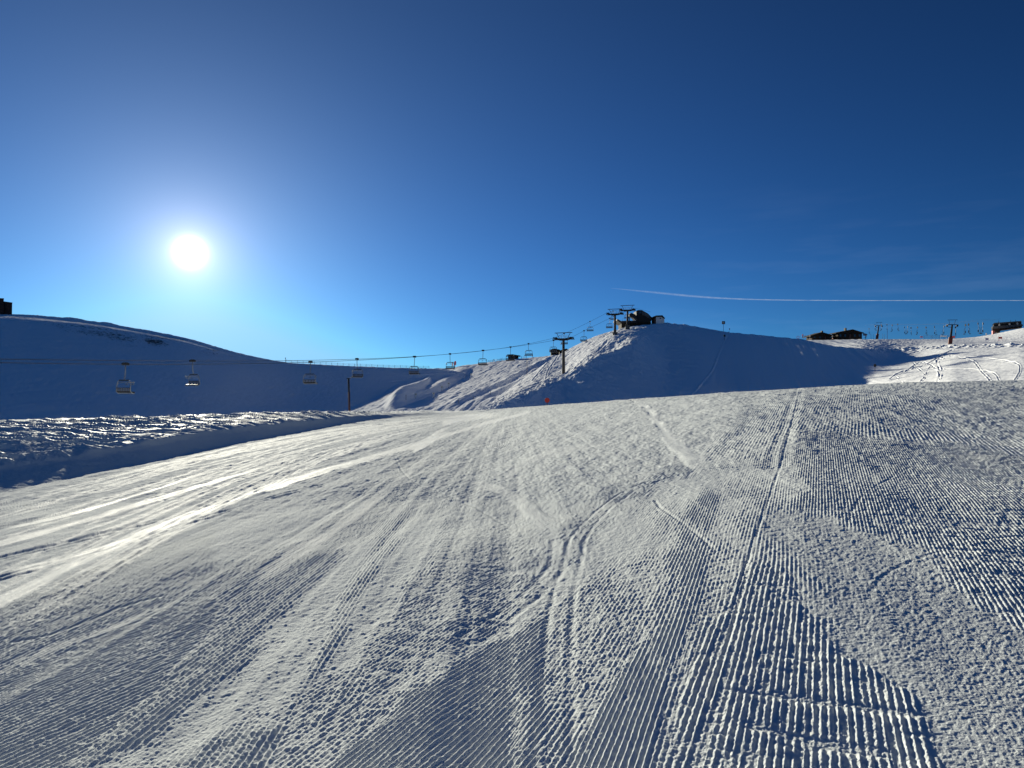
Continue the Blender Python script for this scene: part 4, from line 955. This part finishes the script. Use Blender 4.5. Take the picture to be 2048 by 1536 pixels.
cp_ = [Vector((2.3*k*math.cos(a*math.pi/8), 0, 2.6*k+2.3*k*math.sin(a*math.pi/8))) for a in range(17)]
MB().tube(cp_, .09, 6, False).build("hoop", PINK, r); MB().tube([(0, 0, -.4), (0, 0, .3*k+.1)], .07, 6).build("stand", BLACK, r); tag(r, "thin pink hoop on the ridge left of the pink-jacketed person", "hoop")
# snow gun beside the chalet
b = at(1731, 676.5, DP-4); r = empty("snow_gun", b)
MB().tube([(0, 0, -.5), (0, 0, 1.4)], .12, 8).tube([(0, 0, .7), (-.7, 0, 0)], .06, 6).tube([(0, 0, .7), (.7, 0, 0)], .06, 6).build("stand", STEEL, r)
MB().tube([(-.9, 0, 1.9), (-.5, 0, 1.85), (.5, 0, 1.75), (.8, 0, 1.7)], [.62, .58, .45, .3], 14).build("barrel", GALV, r); MB().box((.2, -.1, 1.0), (.5, .5, .5)).build("control_box", WHITE, r)
tag(r, "pale snow gun standing at the right end of the larger chalet", "snow gun")

# drag lift
def drag_tower(base, top_px, label, H_, pad=True, sc=1.0):
    r = empty("drag_lift_tower", base); tx = (top_px[0]-1024)/F*base.y-base.x; tz = (768-top_px[1])/F*base.y-base.z
    ax = Vector((tx, 0, tz)); t = lambda k: ax*k
    MB().tube([t(-.08), t(.5), t(.82)], [.36*sc, .32*sc, .24*sc], 12).build("column", STEEL, r, smooth=True)
    w = 1.55*sc; m = MB().tube([t(.82)+Vector((-w*1.1, 0, -.1)), t(.80)+Vector((w*1.1, 0, 0))], .12*sc, 8).build("crossarm", STEEL, r)
    for sg in (-1, 1):
        wm = MB(); c = t(.79)+Vector((sg*w*1.08, 0, -.1))
        wm.tube([c+Vector((0, -.06, -.15)), c+Vector((0, .06, -.15))], .34*sc, 14); wm.box(c+Vector((0, 0, 0.1)), (.14, 1.2, .2)); wm.build("roller", BLACK, r)
    MB().tube([t(.82)+Vector((-.55*w, 0, 0)), t(1)+Vector((-.8*w, 0, 0))], .05*sc, 6).tube([t(.82)+Vector((.45*w, 0, 0)), t(1)+Vector((.6*w, 0, 0))], .05*sc, 6).tube([t(1)+Vector((-1.1*w, 0, 0)), t(1)+Vector((w, 0, 0.05))], .07*sc, 6).build("lifting_frame", STEEL, r)
    MB().tube([t(.70)+Vector((-.8*w, 0, 0)), t(.70)+Vector((0, 0, 0))], .07*sc, 6).build("bracket", STEEL, r)
    if pad: MB().tube([t(-.06), t(.28)], .62*sc, 10).build("padding", ORANGE, r)
    tag(r, label, "drag lift tower", "leaning towers of the drag lift"); return r
tB = spot(HILL, 1900, 688); tB = Vector((tB.x, tB.y, tB.z))
drag_tower(tB, (1905.5, 640), "nearer leaning drag lift tower with reddish padding round its foot", 9)
tA = at(1754, 677, DP-2); drag_tower(tA, (1758.5, 645), "farther small leaning drag lift tower beside the snow gun and chalets", 8, True, 1.0)
def invd(px): return 1/tA.y+(1/tB.y-1/tA.y)*(px-1754)/(1900-1754)
hang = empty("drag_bar", (0, 0, 0))
MB().box((0, 0, -.2), (.22, .35, .5)).tube([(0, 0, .3), (0, 0, 0)], .05, 6).build("spool", BLACK, hang)
MB().tube([(0, 0, -.4), (.12, 0, -1.0), (.05, 0, -2.2)], .035, 6).build("cord", GALV, hang)
MB().tube([(.05, 0, -1.2), (.42, 0, -1.35), (.5, 0, -1.9), (.5, 0, -2.9)], .04, 6).box((.05, 0, -2.3), (.25, .1, .7)).build("bar", STEEL, hang)
MB().box((.5, 0, -2.95), (.75, .12, .16)).build("cross_piece", BLACK, hang)
HB = [(1738, 657), (1750, 649), (1763, 649), (1774, 649), (1784.5, 650), (1795.5, 648), (1809, 654), (1815.5, 653), (1822, 655), (1835, 654), (1852, 654), (1869, 653), (1888, 652), (1911, 653.5), (1931, 649), (1937, 648), (1956, 646), (1966, 646)]
NM = ["leftmost T-bar, just right of the snow gun", "T-bar hanging just left of the small tower", "T-bar hanging just right of the small tower's head", "second T-bar right of the small tower", "third T-bar right of the small tower", "fourth T-bar right of the small tower",
      "left one of three close T-bars midway between the two drag towers", "middle one of three close T-bars midway between the drag towers", "right one of three close T-bars midway between the drag towers", "T-bar above the left red banner of the net fence", "T-bar above the left half of the net fence",
      "T-bar above the right half of the net fence", "T-bar hanging just left of the nearer drag tower's head", "T-bar hanging just right of the nearer drag tower's column", "left one of the pair of T-bars right of the nearer drag tower", "right one of the pair of T-bars right of the nearer drag tower",
      "left one of the last pair of T-bars, near the long building", "rightmost T-bar, nearest the long building"]
cab = []
for i, ((px, py), nm) in enumerate(zip(HB, NM)):
    o = hang if i == 0 else copy_tree(hang); o.location = at(px, py, 1/invd(px)); o.rotation_euler = (0, 0, (0.3, -0.5, 2.8, 0.8, 3.4)[i % 5])
    tag(o, nm+(" in the sky" if len(nm.split()) < 10 else ""), "drag lift bar", "T-bars hanging from the drag lift")
for off, lab in ((-1.6, "left thin cable of the drag lift strung between its two towers"), (1.6, "right thin cable of the drag lift strung between its two towers")):
    pts = [at(px, py, 1/invd(px))+Vector((off, 0, 0.3)) for px, py in ((1735, 652), (1757, 649.5), (1800, 650), (1850, 650.5), (1903, 648.5), (1950, 644), (1990, 640))]
    o = MB().tube([p-pts[0] for p in pts], .014, 5).build("drag_cable", STEEL, None, pts[0], True); tag(o, lab, "cable", "cables of the drag lift")

# thin bamboo poles near the small tower
for i, (px, pt, lab) in enumerate(((1742, 668, "thin stake left of the small drag tower, leftmost"), (1746.5, 668, "thin stake close to the left foot of the small drag tower"), (1765.5, 667, "thin stake right of the small drag tower"), (1769, 668, "second thin stake right of the small drag tower"), (1774.5, 662, "tall dark stake farthest right of the small drag tower"))):
    b = at(px, 677.5, DP-3); o = MB().tube([(0, 0, -.4), (0, 0, (677-pt)/F*DP)], .05 if i < 4 else .10, 6).tube([(0, 0, 0), (0, 0, .5)], .09, 6).build("stake", BLUE if i == 4 else SLAT, None, b); tag(o, lab, "stake", "stakes by the small drag tower")

# race fence and gates
b0 = at(1842, 677, DP-10); nf = empty("net_fence", b0); np_ = [at(px, 677, DP-10)-b0 for px in (1848, 1864, 1879, 1888, 1896, 1909)]
for p in np_: MB().tube([p-Vector((0, 0, .5)), p+Vector((0, 0, 1.8))], .06, 6).build("post", BLUE, nf)
m = MB()
for hh in (.15, .5, .85, 1.2, 1.55): m.tube([np_[0]+Vector((0, 0, hh)), np_[-1]+Vector((0, 0, hh))], .018, 4)
for k_ in range(60):
    p = np_[0].lerp(np_[-1], k_/59); m.tube([p+Vector((0, 0, .15)), p+Vector((0, 0, 1.55))], .010, 4)
m.build("net", NETM, nf); tag(nf, "blue net fence on posts on the plateau, behind the nearer drag tower", "fence")
def gate(pxa, pxb, pyt, pyb, pym, mat, D_, label, cat="race gate"):
    c = at((pxa+pxb)/2, pyb, D_); r = empty("race_gate", c)
    for px in (pxa, pxb): MB().tube(outline(r, [(px, pyb+1), (px, pyt)], D_), .035, 6).build("pole", mat, r)
    P = outline(r, [(pxa, pyt+.6), (pxb, pyt+.9), (pxb, pym), (pxa, pym)], D_-.04); MB().prism(P, .05).build("banner", mat, r)
    tag(r, label, cat, "race gates and banners on the plateau"); return r
gate(1840.5, 1845.5, 672, 677, 675, RED, DP-9, "small red banner at the left end of the net fence")
gate(1904, 1910, 671.5, 680, 675.6, RED, DP-14, "red banner just right of the nearer drag tower")
gate(1971, 1977, 675.5, 683, 679.6, BLUE, spot(HILL, 1974, 682.5).y, "blue race gate on the sunny plateau below the long building")
gate(1997, 2004, 673, 682, 677.5, RED, spot(HILL, 2000, 681.5).y, "red race gate on the sunny plateau, rightmost")
gate(1881, 1893, 670.5, 677, 673.5, WHITE, DP-11, "white banner on the net fence left of the nearer drag tower")
person(at(1972.8, 673.4, 174*S), 2.0, WHITE, "person in white standing on the plateau above the blue gate", True, 1.7)
b = at(1986, 671, 170*S); r = empty("safety_mat", b); MB().box((0, 0, 1.0), (.75, .6, 2.0)).build("mat", RED, r); MB().tube([(0, -.35, -.2), (0, -.35, 2.15)], .05, 6).build("pole", GALV, r)
tag(r, "upright red safety mattress below the left end of the long building", "safety mat")
o = MB().tube([(0, 0, -.1), (0, 0, .25)], [.28, .22], 8).build("dark_bucket", BLACK, None, at(1969, 672.5, 178*S)); tag(o, "small dark round object on the snow edge left of the red mat", "object")

DL = 172*S; AXR = Vector((.62, 1, 0)).normalized()
lb = empty("long_building", at(2016, 660, DL))
MB().prism(outline(lb, [(1987, 653), (1988, 647.5), (2043, 643.5), (2043, 648)], DL), 7, AXR).build("upper_storey", STEEL, lb)
MB().prism(outline(lb, [(1986, 648), (1988.5, 645.6), (2042, 641.8), (2043.5, 643.8), (1989, 648.2)], DL-.6), 8, AXR).build("roof", GREYP, lb)
MB().prism(outline(lb, [(1985, 657), (1986, 653), (2044, 648), (2047, 651.5), (2010, 656)], DL-.9), .9).build("balcony", GREYP, lb)
MB().prism(outline(lb, [(1985, 661.5), (1985, 656), (2044, 650.5), (2044, 655), (2003, 660), (1997, 666)], DL+.2), 6, AXR).build("lower_storey", BRICK, lb)
for px in (1998.5, 2019, 2034.5): MB().box(outline(lb, [(px, 649.7-(px-1998)*.07)], DL-1.2)[0], (.45, .5, .8)).build("floodlight", CREAM, lb)
for px in (1997, 2021, 2031): MB().tube(outline(lb, [(px, 645-(px-1997)*.06), (px+.6, 641.5-(px-1997)*.06)], DL+2), .08, 5).build("roof_mast", STEEL, lb)
for px in (1990, 1999): MB().tube(outline(lb, [(px, 659), (px, 672)], DL+.5), .2, 6).build("support", STEEL, lb)
tag(lb, "long dark two-storey building with grey balcony on the slope at the far right", "building")

# ------------------------------------------------------------------ contrail high above
cm = bpy.data.materials.new("ice_cloud"); cm.use_nodes = True; t = cm.node_tree; t.nodes.clear()
od = N('ShaderNodeOutputMaterial', t); tr = N('ShaderNodeBsdfTransparent', t); df = N('ShaderNodeBsdfTranslucent', t); df.inputs[0].default_value = (.9, .93, 1, 1)
d2 = N('ShaderNodeBsdfDiffuse', t); d2.inputs[0].default_value = (.9, .93, 1, 1); ad = N('ShaderNodeMixShader', t); ad.inputs[0].default_value = .5; t.links.new(df.outputs[0], ad.inputs[1]); t.links.new(d2.outputs[0], ad.inputs[2])
tc2 = N('ShaderNodeTexCoord', t); mp2 = N('ShaderNodeMapping', t); mp2.inputs['Scale'].default_value = (.012, .012, .03); n2 = N('ShaderNodeTexNoise', t); n2.inputs['Scale'].default_value = 1.0; n2.inputs['Detail'].default_value = 6
t.links.new(tc2.outputs['Object'], mp2.inputs[0]); t.links.new(mp2.outputs[0], n2.inputs[0])
lw = N('ShaderNodeLayerWeight', t); lw.inputs[0].default_value = .5
sx_ = N('ShaderNodeSeparateXYZ', t); t.links.new(tc2.outputs['Object'], sx_.inputs[0])
dens = M('ADD', M('MULTIPLY', M('DIVIDE', sx_.outputs[0], 2600.0, tree=t, clamp=True), .10, tree=t), .028, tree=t)
fac = M('MULTIPLY', M('MULTIPLY', M('SUBTRACT', 1.0, lw.outputs['Facing'], tree=t), M('MULTIPLY', n2.outputs['Fac'], 2.0, tree=t), tree=t), dens, tree=t, clamp=True)
mx = N('ShaderNodeMixShader', t); t.links.new(fac, mx.inputs[0]); t.links.new(tr.outputs[0], mx.inputs[1]); t.links.new(ad.outputs[0], mx.inputs[2]); t.links.new(mx.outputs[0], od.inputs[0])
DC = 7000
cp_ = [(1222, 576.5, .8), (1245, 578.5, 2), (1280, 582, 3.6), (1320, 586, 4.6), (1370, 591, 4.8), (1420, 595, 4.2), (1480, 598, 3), (1560, 600, 2.2), (1700, 601, 1.7), (1850, 601, 1.5), (2048, 601, 1.6), (2400, 602, 2)]
sp = smooth_poly([(a, b, c) for a, b, c in cp_], 8); base = at(1222, 576.5, DC)
o = MB().tube([at(a, b, DC)-base for a, b, c in sp], [max(.4, c*.52)/F*DC for a, b, c in sp], 16, False).build("contrail", cm, None, base, True)
tag(o, "thin white aircraft vapour trail crossing the blue sky above the ridge", "vapour trail")
print("done")
